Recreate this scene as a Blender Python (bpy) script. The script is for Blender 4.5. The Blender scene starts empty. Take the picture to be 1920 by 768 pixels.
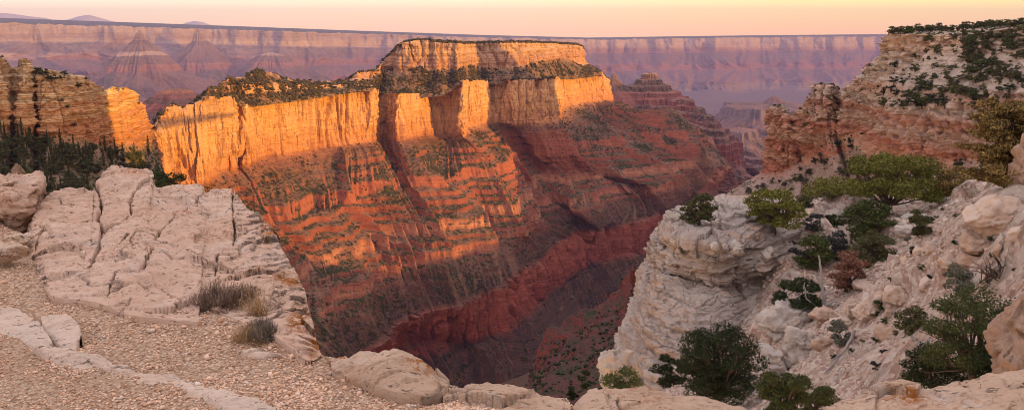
import bpy, math, random
import numpy as np
from mathutils import Vector, Matrix
random.seed(7)
rng = np.random.default_rng(7)
sc = bpy.context.scene
col = sc.collection
R = math.radians

# ------------------------------------------------------------------ camera
F, CX, CY = 1600.0, 960.0, 384.0
PITCH = math.atan((384 - 60) / F)
cam_d = bpy.data.cameras.new('camera')
cam = bpy.data.objects.new('camera', cam_d)
col.objects.link(cam)
cam_d.sensor_fit = 'HORIZONTAL'
cam_d.sensor_width = 36.0
cam_d.lens = 36.0 * F / 1920.0
cam_d.clip_start = 0.05
cam_d.clip_end = 200000
cam.location = (0, 0, 0)
cam.rotation_euler = (math.pi / 2 - PITCH, 0, 0)
sc.camera = cam
cp, sp = math.cos(PITCH), math.sin(PITCH)


def ray(u, v):
    a = (u - CX) / F
    b = (CY - v) / F
    return np.array([a, cp + b * sp, -sp + b * cp])


def P(u, v, c):
    """the place seen along (u, v): c > 0 its forward distance, c < 0 its height below the eye"""
    d = ray(u, v)
    return d * (c / d[1]) if c > 0 else d * (c / d[2])


def project(p):
    x, y, z = p[..., 0], p[..., 1], p[..., 2]
    f = y * cp - z * sp
    g = y * sp + z * cp
    return CX + F * x / f, CY - F * g / f, f


# ------------------------------------------------------------------ noise
_perm = np.random.default_rng(3).permutation(256).astype(np.int64)
_perm = np.concatenate([_perm, _perm, _perm])
_g = np.random.default_rng(4).normal(size=(256, 3))
_g /= np.linalg.norm(_g, axis=1)[:, None]


def noise(x, y, z=0.0):
    x, y, z = np.broadcast_arrays(np.asarray(x, float), np.asarray(y, float), np.asarray(z, float))
    xi, yi, zi = np.floor(x).astype(np.int64), np.floor(y).astype(np.int64), np.floor(z).astype(np.int64)
    xf, yf, zf = x - xi, y - yi, z - zi
    u = xf * xf * xf * (xf * (xf * 6 - 15) + 10)
    v = yf * yf * yf * (yf * (yf * 6 - 15) + 10)
    w = zf * zf * zf * (zf * (zf * 6 - 15) + 10)
    xi &= 255; yi &= 255; zi &= 255

    def gr(i, j, k):
        h = _perm[_perm[_perm[xi + i] + yi + j] + zi + k]
        g = _g[h]
        return g[..., 0] * (xf - i) + g[..., 1] * (yf - j) + g[..., 2] * (zf - k)
    a = gr(0, 0, 0); a = a + u * (gr(1, 0, 0) - a)
    b = gr(0, 1, 0); b = b + u * (gr(1, 1, 0) - b)
    c = gr(0, 0, 1); c = c + u * (gr(1, 0, 1) - c)
    d = gr(0, 1, 1); d = d + u * (gr(1, 1, 1) - d)
    a = a + v * (b - a)
    c = c + v * (d - c)
    return (a + w * (c - a)) * 1.6


def fbm(x, y, z=0.0, o=4, g=0.5, l=2.03):
    s, a = 0.0, 1.0
    for i in range(o):
        s = s + a * noise(x + 17.3 * i, y - 9.1 * i, z + 5.7 * i)
        x, y, z = x * l, y * l, z * l
        a *= g
    return s


def ridged(x, y, z=0.0, o=4, g=0.5, l=2.03):
    """1 on crests, 0 in creases"""
    s, a, t = 0.0, 1.0, 0.0
    for i in range(o):
        n = 1 - np.abs(noise(x + 31.3 * i, y - 7.7 * i, z + 3.1 * i)) * 1.6
        s = s + a * np.clip(n, 0, 1)
        t += a
        x, y, z = x * l, y * l, z * l
        a *= g
    return s / t


def hash01(i):
    i = np.asarray(i, np.int64)
    i = (i * 1103515245 + 12345) & 0x7fffffff
    i = ((i >> 13) ^ i) * 1274126177 & 0x7fffffff
    return ((i >> 9) & 0xffff) / 65535.0


def cells(x, y, z=0.0, jit=0.9):
    """cellular noise: distance to nearest point, gap to the second one, and a random value for the cell"""
    x, y, z = np.broadcast_arrays(np.asarray(x, float), np.asarray(y, float), np.asarray(z, float))
    xi, yi, zi = np.floor(x).astype(np.int64), np.floor(y).astype(np.int64), np.floor(z).astype(np.int64)
    f1 = np.full(x.shape, 9.0); f2 = np.full(x.shape, 9.0); cid = np.zeros(x.shape); tl = np.zeros(x.shape)
    flat = np.ptp(z) == 0
    for i in (-1, 0, 1):
        for j in (-1, 0, 1):
            for k in ((0,) if flat else (-1, 0, 1)):
                a, b, c = xi + i, yi + j, zi + k
                h = _perm[(_perm[(_perm[a & 255] + b) & 255] + c) & 255]
                h2 = _perm[h + 57]; h3 = _perm[h + 113]
                dx = a + 0.5 + jit * (h / 255.0 - 0.5) - x
                dy = b + 0.5 + jit * (h2 / 255.0 - 0.5) - y
                dz = 0 if flat else c + 0.5 + jit * (h3 / 255.0 - 0.5) - z
                d = np.sqrt(dx * dx + dy * dy + dz * dz)
                m = d < f1
                f2 = np.where(m, f1, np.minimum(f2, d))
                cid = np.where(m, _perm[h + 200] / 255.0, cid)
                # each cell is a flat facet tilted its own way
                g = _g[_perm[h + 31]]
                tl = np.where(m, g[..., 0] * dx + g[..., 1] * dy + g[..., 2] * dz, tl)
                f1 = np.where(m, d, f1)
    return f1, f2 - f1, cid, tl


def sstep(a, b, x):
    t = np.clip((x - a) / (b - a), 0, 1)
    return t * t * (3 - 2 * t)


# ------------------------------------------------------------------ objects
def props(o, label=None, cat=None, group=None, kind=None):
    if label: o['label'] = label
    if cat: o['category'] = cat
    if group: o['group'] = group
    if kind: o['kind'] = kind
    return o


def mesh_from(name, V, faces=None, quads=None, tris=None, mat=None, smooth=True, attrs=None):
    me = bpy.data.meshes.new(name)
    V = np.ascontiguousarray(V, np.float32).reshape(-1, 3)
    me.vertices.add(len(V))
    me.vertices.foreach_set('co', V.ravel())
    parts = []
    if quads is not None: parts.append((np.asarray(quads, np.int32).reshape(-1, 4), 4))
    if tris is not None: parts.append((np.asarray(tris, np.int32).reshape(-1, 3), 3))
    nl = sum(a.size for a, _ in parts)
    nf = sum(len(a) for a, _ in parts)
    me.loops.add(nl)
    me.polygons.add(nf)
    me.loops.foreach_set('vertex_index', np.concatenate([a.ravel() for a, _ in parts]))
    tot = np.concatenate([np.full(len(a), k, np.int32) for a, k in parts])
    st = np.concatenate([[0], np.cumsum(tot)[:-1]]).astype(np.int32)
    me.polygons.foreach_set('loop_start', st)
    if smooth:
        me.polygons.foreach_set('use_smooth', np.ones(nf, bool))
    for k, a in (attrs or {}).items():
        at = me.attributes.new(k, 'FLOAT', 'POINT')
        at.data.foreach_set('value', np.ascontiguousarray(a, np.float32).ravel())
    me.update(calc_edges=True)
    if mat: me.materials.append(mat)
    return me


def link(name, me, parent=None):
    o = bpy.data.objects.new(name, me)
    col.objects.link(o)
    if parent: o.parent = parent
    return o


def grid_quads(ns, nt, closed=False, flip=False):
    i = np.arange(ns if closed else ns - 1)[:, None]
    j = np.arange(nt - 1)[None, :]
    i2 = (i + 1) % ns
    q = np.stack([i * nt + j, i2 * nt + j, i2 * nt + j + 1, i * nt + j + 1], -1).reshape(-1, 4)
    return q[:, ::-1] if flip else q


def grid_normals(G):
    a = np.gradient(G, axis=0); b = np.gradient(G, axis=1)
    n = np.cross(a, b)
    n /= np.linalg.norm(n, axis=-1, keepdims=True) + 1e-9
    return n


def facing(G, n):
    """turn normals of a grid outward: up, or toward the eye where upright"""
    s = np.sign(np.mean(n[..., 2] * 2 - np.sum(n * G, -1) / (np.linalg.norm(G, axis=-1) + 1e-9)))
    return n * (s if s else 1)


def blur(a, k, axis):
    if k < 1: return a
    w = np.hanning(2 * k + 3)[1:-1]; w /= w.sum()
    pad = [(0, 0)] * a.ndim; pad[axis] = (k, k)
    b = np.pad(a, pad, mode='edge')
    out = 0
    n = a.shape[axis]
    for i in range(2 * k + 1):
        out = out + w[i] * np.take(b, np.arange(i, i + n), axis=axis)
    return out


def loft(st, rows, dens=0.6, tens=0.4, mincol=4):
    """rows of control places (one list per station) -> dense grid [columns, rows, 3], level of each row, station of each column"""
    A = np.array([[P(*p) for p in s] for s in st])
    S, K, _ = A.shape
    uv = np.array([[p[:2] for p in s] for s in st], float)
    out, sv = [], []
    for i in range(S - 1):
        w = np.max(np.abs(uv[i + 1] - uv[i]).max(axis=1))
        n = max(mincol, int(w * dens))
        p0, p1 = A[max(i - 1, 0)], A[i]
        p2, p3 = A[i + 1], A[min(i + 2, S - 1)]
        m1 = tens * (p2 - p0) * 0.5 + (1 - tens) * 0
        m2 = tens * (p3 - p1) * 0.5
        t = (np.arange(n) / n)[:, None, None]
        # straight interpolation eased into the cardinal spline
        lin = p1 + (p2 - p1) * t
        h = (2 * t**3 - 3 * t**2 + 1) * p1 + (t**3 - 2 * t**2 + t) * m1 + (-2 * t**3 + 3 * t**2) * p2 + (t**3 - t**2) * m2
        out.append(0.5 * lin + 0.5 * h); sv.append(i + np.arange(n) / n)
    out.append(A[-1:]); sv.append([S - 1])
    C = np.concatenate(out); sv = np.concatenate(sv)
    G, L = [], []
    for k in range(K - 1):
        n = rows[k]
        for j in range(n):
            t = j / n
            G.append(C[:, k] * (1 - t) + C[:, k + 1] * t); L.append(k + t)
    G.append(C[:, K - 1]); L.append(K - 1)
    return np.stack(G, 1), np.array(L), sv


def lw(L, pts):
    return np.interp(L, [p[0] for p in pts], [p[1] for p in pts])


def arclen(G, j):
    d = np.linalg.norm(np.diff(G[:, j], axis=0), axis=1)
    return np.concatenate([[0], np.cumsum(d)])


# ------------------------------------------------------------------ materials
class N:
    def __init__(s, name, disp=False):
        s.m = bpy.data.materials.new(name)
        s.m.use_nodes = True
        s.t = s.m.node_tree
        s.t.nodes.clear()
        s.out = s.t.nodes.new('ShaderNodeOutputMaterial')

    def n(s, typ, **kw):
        d = s.t.nodes.new(typ)
        for k, v in kw.items(): setattr(d, k, v)
        return d

    def set(s, sock, v):
        if hasattr(v, 'is_output') or isinstance(v, bpy.types.NodeSocket):
            s.t.links.new(v, sock)
        elif v is not None:
            if isinstance(v, (tuple, list)) and len(v) == 3 and sock.type == 'RGBA': v = (*v, 1)
            sock.default_value = v

    def math(s, op, a, b=None, c=None, clamp=False):
        d = s.n('ShaderNodeMath', operation=op, use_clamp=clamp)
        s.set(d.inputs[0], a)
        if b is not None: s.set(d.inputs[1], b)
        if c is not None: s.set(d.inputs[2], c)
        return d.outputs[0]

    def mix(s, f, a, b, mode='MIX'):
        d = s.n('ShaderNodeMix', data_type='RGBA', blend_type=mode, clamp_factor=True)
        s.set(d.inputs[0], f); s.set(d.inputs[6], a); s.set(d.inputs[7], b)
        return d.outputs[2]

    def pos(s):
        return s.n('ShaderNodeNewGeometry').outputs['Position']

    def scale(s, v, k):
        d = s.n('ShaderNodeVectorMath', operation='MULTIPLY')
        s.set(d.inputs[0], v); d.inputs[1].default_value = k if isinstance(k, (tuple, list)) else (k, k, k)
        return d.outputs[0]

    def noise(s, v, scale=1.0, detail=4, rough=0.55, dist=0.0, col=False):
        d = s.n('ShaderNodeTexNoise')
        s.set(d.inputs['Vector'], v)
        d.inputs['Scale'].default_value = scale; d.inputs['Detail'].default_value = detail
        d.inputs['Roughness'].default_value = rough; d.inputs['Distortion'].default_value = dist
        return d.outputs['Color' if col else 'Fac']

    def voro(s, v, scale=1.0, feature='F1', out='Distance', rnd=1.0):
        d = s.n('ShaderNodeTexVoronoi', feature=feature)
        s.set(d.inputs['Vector'], v); d.inputs['Scale'].default_value = scale
        d.inputs['Randomness'].default_value = rnd
        return d.outputs[out]

    def ramp(s, f, stops, interp='LINEAR'):
        d = s.n('ShaderNodeValToRGB')
        d.color_ramp.interpolation = interp
        e = d.color_ramp.elements
        while len(e) > 1: e.remove(e[-1])
        for i, (p, c) in enumerate(stops):
            x = e[0] if i == 0 else e.new(p)
            x.position = p
            if not isinstance(c, (tuple, list)): c = (c, c, c)
            x.color = (*c, 1)
        s.set(d.inputs[0], f)
        return d.outputs[0]

    def rng(s, f, a, b, c=0.0, d_=1.0, smooth=False):
        d = s.n('ShaderNodeMapRange', interpolation_type='SMOOTHSTEP' if smooth else 'LINEAR')
        s.set(d.inputs[0], f)
        for i, x in enumerate((a, b, c, d_)): d.inputs[1 + i].default_value = x
        return d.outputs[0]

    def attr(s, name, out='Fac'):
        return s.n('ShaderNodeAttribute', attribute_name=name).outputs[out]

    def sep(s, v):
        d = s.n('ShaderNodeSeparateXYZ'); s.set(d.inputs[0], v)
        return d.outputs

    def bump(s, h, dist, strength=1.0, normal=None):
        d = s.n('ShaderNodeBump')
        s.set(d.inputs['Height'], h); d.inputs['Distance'].default_value = dist; d.inputs['Strength'].default_value = strength
        if normal is not None: s.set(d.inputs['Normal'], normal)
        return d.outputs[0]

    def bsdf(s, color, rough=0.9, normal=None, spec=0.2, **kw):
        d = s.n('ShaderNodeBsdfPrincipled')
        s.set(d.inputs['Base Color'], color); s.set(d.inputs['Roughness'], rough)
        d.inputs['Specular IOR Level'].default_value = spec
        if normal is not None: s.set(d.inputs['Normal'], normal)
        s.t.links.new(d.outputs[0], s.out.inputs[0])
        return s.m


def canyon_mat(name, strata, talus, veg, k=1.0, vegamt=0.5, streak=0.55, varnish=(0.10, 0.03, 0.025), fine=0.3, bump=1.0, vegscale=0.16, low_dark=None):
    """strata: (height, colour) stops for bare cliffs; attribute cliff = 1 on bare rock, 0 on scree; k: metres per unit of detail"""
    b = N(name)
    p = b.pos()
    x, y, z = b.sep(p)
    warp = b.math('MULTIPLY', b.math('SUBTRACT', b.noise(b.scale(p, 0.012 / k), 1, 3), 0.5), 14.0 * k)
    zz = b.math('ADD', z, warp)
    z0, z1 = strata[0][0], strata[-1][0]
    base = b.ramp(b.rng(zz, z0, z1), [((h - z0) / (z1 - z0), c) for h, c in strata])
    # thin beds: noise stretched along the bedding
    beds = b.noise(b.scale(p, (0.006 / k, 0.006 / k, 0.42 / k)), 1, 5, 0.7)
    base = b.mix(fine * 2, base, b.mix(1.0, base, b.ramp(beds, [(0.3, (0.35, 0.33, 0.33)), (0.5, (0.9, 0.88, 0.86)), (0.7, (1.5, 1.45, 1.35))]), 'MULTIPLY'))
    # stains running down the walls
    st = b.noise(b.scale(p, (0.11 / k, 0.11 / k, 0.009 / k)), 1, 5, 0.65)
    stm = b.math('MULTIPLY', b.rng(st, 0.52, 0.68, smooth=True), streak)
    base = b.mix(stm, base, varnish)
    st2 = b.noise(b.scale(p, (0.34 / k, 0.34 / k, 0.022 / k)), 1, 3, 0.6)
    base = b.mix(b.math('MULTIPLY', b.rng(st2, 0.57, 0.66, smooth=True), streak * 0.9), base, varnish)
    pale = b.rng(b.noise(b.scale(p, (0.07 / k, 0.07 / k, 0.02 / k)), 1, 4, 0.6), 0.55, 0.75, 0, 0.35)
    base = b.mix(pale, base, b.mix(1.0, base, (1.35, 1.3, 1.25), 'MULTIPLY'))
    # scree
    tn = b.noise(b.scale(p, 0.05 / k), 1, 6, 0.7)
    tal = b.mix(b.rng(tn, 0.35, 0.65), talus[0], talus[1])
    spk = b.noise(b.scale(p, vegscale / k), 1, 4, 0.75)
    big = b.noise(b.scale(p, 0.018 / k), 1, 3, 0.6)
    vm = b.rng(b.math('ADD', b.math('MULTIPLY', big, 0.6), spk), 0.86 - 0.12 * vegamt, 0.94 - 0.12 * vegamt, smooth=True)
    tal = b.mix(0.16, tal, base)
    vm = b.math('MULTIPLY', vm, min(1.0, 0.5 + vegamt))
    tal = b.mix(vm, tal, veg)
    if low_dark: tal = b.mix(b.rng(zz, low_dark + 25, low_dark - 25, 0, 1), tal, b.mix(1.0, tal, (0.56, 0.47, 0.49), 'MULTIPLY'))  # scree darkened below this height, gorge shade put into its colour
    rocks = b.rng(b.noise(b.scale(p, 0.35 / k), 1, 2, 0.6), 0.66, 0.72)
    tal = b.mix(b.math('MULTIPLY', rocks, 0.5), tal, b.mix(1.0, talus[1], (1.9, 1.8, 1.7), 'MULTIPLY'))
    tal = b.mix(b.math('MULTIPLY', b.attr('scree'), 0.4), tal, b.mix(1.0, talus[1], (1.45, 1.35, 1.2), 'MULTIPLY'))
    c = b.mix(b.attr('cliff'), tal, base)
    hb = b.math('ADD', b.math('MULTIPLY', b.noise(b.scale(p, 0.4 / k), 1, 8, 0.75), 0.45),
                b.math('MULTIPLY', b.noise(b.scale(p, (0.02 / k, 0.02 / k, 0.45 / k)), 1, 4, 0.7), 1.3))
    nrm = b.bump(hb, 3.6 * k * bump, 0.9)
    return b.bsdf(c, 0.95, nrm, 0.08)


# ------------------------------------------------------------------ sun and sky
SUN_AZ = R(127.0)      # clockwise from straight ahead: behind the right shoulder
SUN_EL = R(7.0)
to_sun = np.array([math.sin(SUN_AZ) * math.cos(SUN_EL), math.cos(SUN_AZ) * math.cos(SUN_EL), math.sin(SUN_EL)])
sd = bpy.data.lights.new('sun', 'SUN')
sd.energy = 5.0
sd.angle = R(0.5)
sd.color = (1.0, 0.54, 0.075)
so = bpy.data.objects.new('sun', sd)
col.objects.link(so)
so.rotation_euler = Vector(-to_sun).to_track_quat('-Z', 'Y').to_euler()

w = bpy.data.worlds.new('World')
sc.world = w
w.use_nodes = True
wt = w.node_tree
wt.nodes.clear()
wo = wt.nodes.new('ShaderNodeOutputWorld')
bg = wt.nodes.new('ShaderNodeBackground')
bg.inputs['Strength'].default_value = 0.105
wt.links.new(bg.outputs[0], wo.inputs[0])
sky = wt.nodes.new('ShaderNodeTexSky')
sky.sky_type = 'NISHITA'
sky.sun_disc = False
sky.sun_elevation = SUN_EL
sky.sun_rotation = SUN_AZ
sky.dust_density = 4.0
tc = wt.nodes.new('ShaderNodeTexCoord')
sx = wt.nodes.new('ShaderNodeSeparateXYZ')
wt.links.new(tc.outputs['Generated'], sx.inputs[0])


def wramp(src, a, b_, stops):
    mr = wt.nodes.new('ShaderNodeMapRange')
    wt.links.new(src, mr.inputs[0]); mr.inputs[1].default_value = a; mr.inputs[2].default_value = b_
    r = wt.nodes.new('ShaderNodeValToRGB')
    e = r.color_ramp.elements
    while len(e) > 1: e.remove(e[-1])
    for i, (p, c) in enumerate(stops):
        q = e[0] if i == 0 else e.new(p)
        q.position = p; q.color = (*c, 1)
    wt.links.new(mr.outputs[0], r.inputs[0])
    return r.outputs[0]


def wmix(f, a, b_, mode='MIX'):
    m = wt.nodes.new('ShaderNodeMix'); m.data_type = 'RGBA'; m.blend_type = mode
    if isinstance(f, float): m.inputs[0].default_value = f
    else: wt.links.new(f, m.inputs[0])
    for s_, x in ((m.inputs[6], a), (m.inputs[7], b_)):
        if isinstance(x, tuple): s_.default_value = (*x, 1)
        else: wt.links.new(x, s_)
    return m.outputs[2]


# dusk glow by height above the horizon, cooler away from the sunset, golden toward it
SKY_L = [(0.0, (0.74, 0.47, 0.27)), (0.018, (0.73, 0.53, 0.33)), (0.037, (0.71, 0.60, 0.45)), (0.10, (0.40, 0.33, 0.29)), (0.25, (0.40, 0.34, 0.33)), (0.6, (0.50, 0.45, 0.455)), (1.0, (0.52, 0.465, 0.48))]
SKY_R = [(0.0, (0.76, 0.38, 0.13)), (0.018, (0.74, 0.48, 0.12)), (0.037, (0.74, 0.57, 0.18)), (0.10, (0.46, 0.36, 0.20)), (0.25, (0.44, 0.37, 0.29)), (0.6, (0.50, 0.45, 0.44)), (1.0, (0.52, 0.465, 0.48))]
zl = wramp(sx.outputs[2], 0, 1, SKY_L)
zr = wramp(sx.outputs[2], 0, 1, SKY_R)
az = wramp(sx.outputs[0], -0.55, 0.6, [(0, (0.04,) * 3), (0.45, (0.40,) * 3), (0.75, (0.85,) * 3), (1, (1, 1, 1))])
glow = wmix(az, zl, zr)
g10 = wmix(1.0, glow, (20.0, 20.0, 20.0), 'MULTIPLY')
fin = wmix(0.88, sky.outputs[0], g10)
wt.links.new(fin, bg.inputs['Color'])
sc.view_settings.view_transform = 'Standard'
sc.view_settings.look = 'None'
sc.view_settings.exposure = 0.6
sc.view_settings.gamma = 1.0
sc.view_settings.use_curve_mapping = False
sc.render.engine = 'CYCLES'
cy = sc.cycles
cy.filter_width = 0.9
cy.use_denoising = True
cy.max_bounces = 5
cy.diffuse_bounces = 3
cy.glossy_bounces = 1
cy.transmission_bounces = 1
cy.volume_bounces = 0
cy.transparent_max_bounces = 4
cy.caustics_reflective = cy.caustics_refractive = False
# ------------------------------------------------------------------ the far side of the canyon
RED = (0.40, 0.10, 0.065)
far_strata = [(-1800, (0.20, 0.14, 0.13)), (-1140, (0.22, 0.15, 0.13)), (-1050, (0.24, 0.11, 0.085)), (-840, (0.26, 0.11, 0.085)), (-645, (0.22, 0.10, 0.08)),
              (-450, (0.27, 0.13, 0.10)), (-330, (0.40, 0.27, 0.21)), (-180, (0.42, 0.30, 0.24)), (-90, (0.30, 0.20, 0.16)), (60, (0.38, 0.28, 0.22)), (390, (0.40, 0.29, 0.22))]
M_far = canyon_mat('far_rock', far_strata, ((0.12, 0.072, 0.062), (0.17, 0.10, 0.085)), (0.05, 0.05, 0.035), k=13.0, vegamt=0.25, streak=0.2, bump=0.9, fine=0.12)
b = N('far_forest')
fp = b.pos()
M_forest = b.bsdf(b.mix(b.noise(b.scale(fp, 0.004), 1, 5), (0.02, 0.035, 0.03), (0.05, 0.06, 0.045)), 1.0)

# rim edge of the far plateau
u_ = [-260, -120, 0, 70, 150, 250, 330, 430, 540, 640, 760, 900, 1020, 1100, 1200, 1300, 1400, 1500, 1600, 1700, 1850, 2050, 2300]
u_ = [float(q_) for q_ in u_]
sky_v = np.interp(u_, [-260, 0, 200, 400, 640, 900, 1100, 1390, 1660, 2300], [26, 34, 41, 48, 57, 66, 71, 67, 64.5, 62])
edge_v = np.interp(u_, [-260, 0, 200, 400, 640, 900, 1100, 1390, 1660, 2300], [30, 43, 49, 55, 62, 70, 74.5, 71, 68.5, 66])
base_v = np.interp(u_, [-260, 0, 200, 400, 640, 900, 1100, 1390, 1660, 2300], [68, 75, 77, 80, 86, 92, 99, 95, 93, 92])
dd = np.interp(u_, [-260, 0, 640, 1100, 1660, 2300], [14500, 15200, 18000, 20500, 21500, 22000])
st = []
for i, u in enumerate(u_):
    d = dd[i]
    st.append([(u, sky_v[i] - 0.3, d * 1.3), (u, sky_v[i] + (edge_v[i] - sky_v[i]) * 0.5, d * 1.1), (u, edge_v[i], d), (u, base_v[i], d * 0.992), (u, base_v[i] + 24, d * 0.955),
               (u, base_v[i] + 34, d * 0.95), (u, base_v[i] + 58, d * 0.90), (u, base_v[i] + 72, d * 0.895), (u, base_v[i] + 125, d * 0.78), (u, base_v[i] + 190, d * 0.60)])
G, L, sv = loft(st, [4, 6, 18, 22, 8, 22, 12, 26, 14], dens=0.62)
G[..., 2] += (16 * fbm(np.arange(len(G))[:, None] / 9.0, 4.4, 0, 4) + 9 * np.round(2 * noise(np.arange(len(G))[:, None] / 26.0, 1.4))) * lw(L, [(0, 0), (1.5, .3), (2, 1), (3, .6), (5, 0), (9, 0)])[None, :]
q = arclen(G, 14)[:, None]
t = L[None, :]
# promontories and bays of the rim, gullies of the slopes below it
fr = fbm(q / 2250, 0.3, 0, 4, 0.55) + 0.35 * ridged(q / 630, t * 0.15, 7.7, 3)
amp = lw(L, [(0, 0), (1, 0.2), (2, 1), (4, 1.0), (6, 1.1), (8, 0.9), (9, 0)])[None, :]
gul = ridged(q / 780 + 0.5 * noise(q / 1350, t * 0.7, 3), t * 0.22, 2.2, 4)
gw = lw(L, [(0, 0), (2.6, 0), (3.6, 1), (5, .6), (6, 1), (9, 0.8)])[None, :]
rad = np.linalg.norm(G[..., :2], axis=-1, keepdims=True)
fr2 = fbm(q / 5200, 5.3, 0, 2, 0.5)
shift = -((fr * 760 + fr2 * 900) * amp + (gul - 0.6) * 480 * gw * (0.35 + 1.1 * sstep(-.3, .4, noise(q / 3000, 2.2, 1))))
flute = (fbm(G[..., 0] / 480, G[..., 1] / 480, G[..., 2] / 1300, 5, .6)) * 80 * lw(L, [(0, 0), (1.8, 0), (2, 1), (3, 1), (3.4, 0.2), (9, .2)])[None, :]
G[..., :2] += (G[..., :2] / rad) * (shift - flute)[..., None]
G[..., 2] += (gul - 0.6) * 130 * gw * lw(L, [(0, 0), (3, 0), (4, 1), (9, 1)])[None, :]
cl = lw(L, [(0, 0), (1.95, 0), (2.0, 1), (3, 1), (3.15, 0.1), (3.9, 0.2), (4, 1), (5, 1), (5.2, .15), (6, .4), (6.05, 1), (7, 1), (7.2, 0.1), (9, .1)])[None, :] * np.ones(G.shape[:2])
cl = np.clip(cl + 0.35 * fbm(G[..., 0] / 450, G[..., 1] / 450, G[..., 2] / 180, 3), 0, 1)
edge = np.searchsorted(L, 2.0)
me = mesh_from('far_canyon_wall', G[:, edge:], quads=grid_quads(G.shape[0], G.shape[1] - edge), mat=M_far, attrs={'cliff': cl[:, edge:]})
props(link('far_canyon_wall', me), 'hazy banded canyon wall stretching across the far distance below the horizon', 'canyon wall', kind='structure')
me = mesh_from('far_plateau', G[:, :edge + 1], quads=grid_quads(G.shape[0], edge + 1), mat=M_forest)
props(link('far_plateau', me), 'flat dark forested plateau on top of the far canyon wall', 'plateau', kind='structure')

# faint mountains on the horizon, far beyond the plateau
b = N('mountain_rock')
M_mtn = b.bsdf(b.mix(b.noise(b.scale(b.pos(), 0.0012), 1, 5), (0.40, 0.35, 0.36), (0.48, 0.42, 0.42)), 1.0)  # paleness of distant haze put into the rock colour


def mountain(name, label, pts, D, depth):
    us = np.linspace(pts[0][0], pts[-1][0], 160)
    vs = np.interp(us, [p[0] for p in pts], [p[1] for p in pts])
    vs = vs + 0.5 * fbm(us / 22.0, D * 0.01, 0, 3)
    top = np.array([P(u, v, D) for u, v in zip(us, vs)])
    fr_, bk = top.copy(), top.copy()
    lowz = P(0, 64, D)[2]
    fr_[:, 1] -= depth; fr_[:, 2] = lowz; bk[:, 1] += depth; bk[:, 2] = lowz
    GG = np.stack([fr_, fr_ * .5 + top * .5 - [0, 0, 60], top, bk * .5 + top * .5, bk], 1)
    GG[..., 2] += 40 * fbm(GG[..., 0] / 700, GG[..., 1] / 700, 0, 4) * np.array([0, 1, .15, 1, 0])
    props(link(name, mesh_from(name, GG, quads=grid_quads(160, 5), mat=M_mtn)), label, 'mountain', kind='structure')


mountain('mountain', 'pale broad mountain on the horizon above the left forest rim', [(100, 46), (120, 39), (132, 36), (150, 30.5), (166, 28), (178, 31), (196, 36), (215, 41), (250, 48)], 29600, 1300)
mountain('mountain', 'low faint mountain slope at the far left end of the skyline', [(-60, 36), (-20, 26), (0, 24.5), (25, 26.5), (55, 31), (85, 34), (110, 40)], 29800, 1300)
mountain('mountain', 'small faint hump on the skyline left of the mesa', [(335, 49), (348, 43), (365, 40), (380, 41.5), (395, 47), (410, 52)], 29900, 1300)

# canyon floor under everything
b = N('floor_rock')
fp = b.pos()
M_floor = b.bsdf(b.mix(b.noise(b.scale(fp, 0.004), 1, 7, 0.7), (0.09, 0.055, 0.05), (0.18, 0.12, 0.105)), 1.0,
                 b.bump(b.noise(b.scale(fp, 0.006), 1, 8, 0.7), 60, 1.0))
rr = np.geomspace(60, 30000, 180)
th = np.linspace(R(-75), R(75), 260)
X = rr[None, :] * np.sin(th)[:, None]
Y = rr[None, :] * np.cos(th)[:, None]
Z = -690 - 150 * ridged(X / 1700, Y / 1700, 0, 5) + 40
Z = Z + np.interp(Y, [0, 6000, 13000, 30000], [0, -150, -480, -640]) * 1.0
props(link('canyon_floor', mesh_from('canyon_floor', np.stack([X, Y, Z], -1), quads=grid_quads(260, 180), mat=M_floor)),
      'hazy canyon floor far below between the canyon walls', 'canyon floor', kind='structure')


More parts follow.
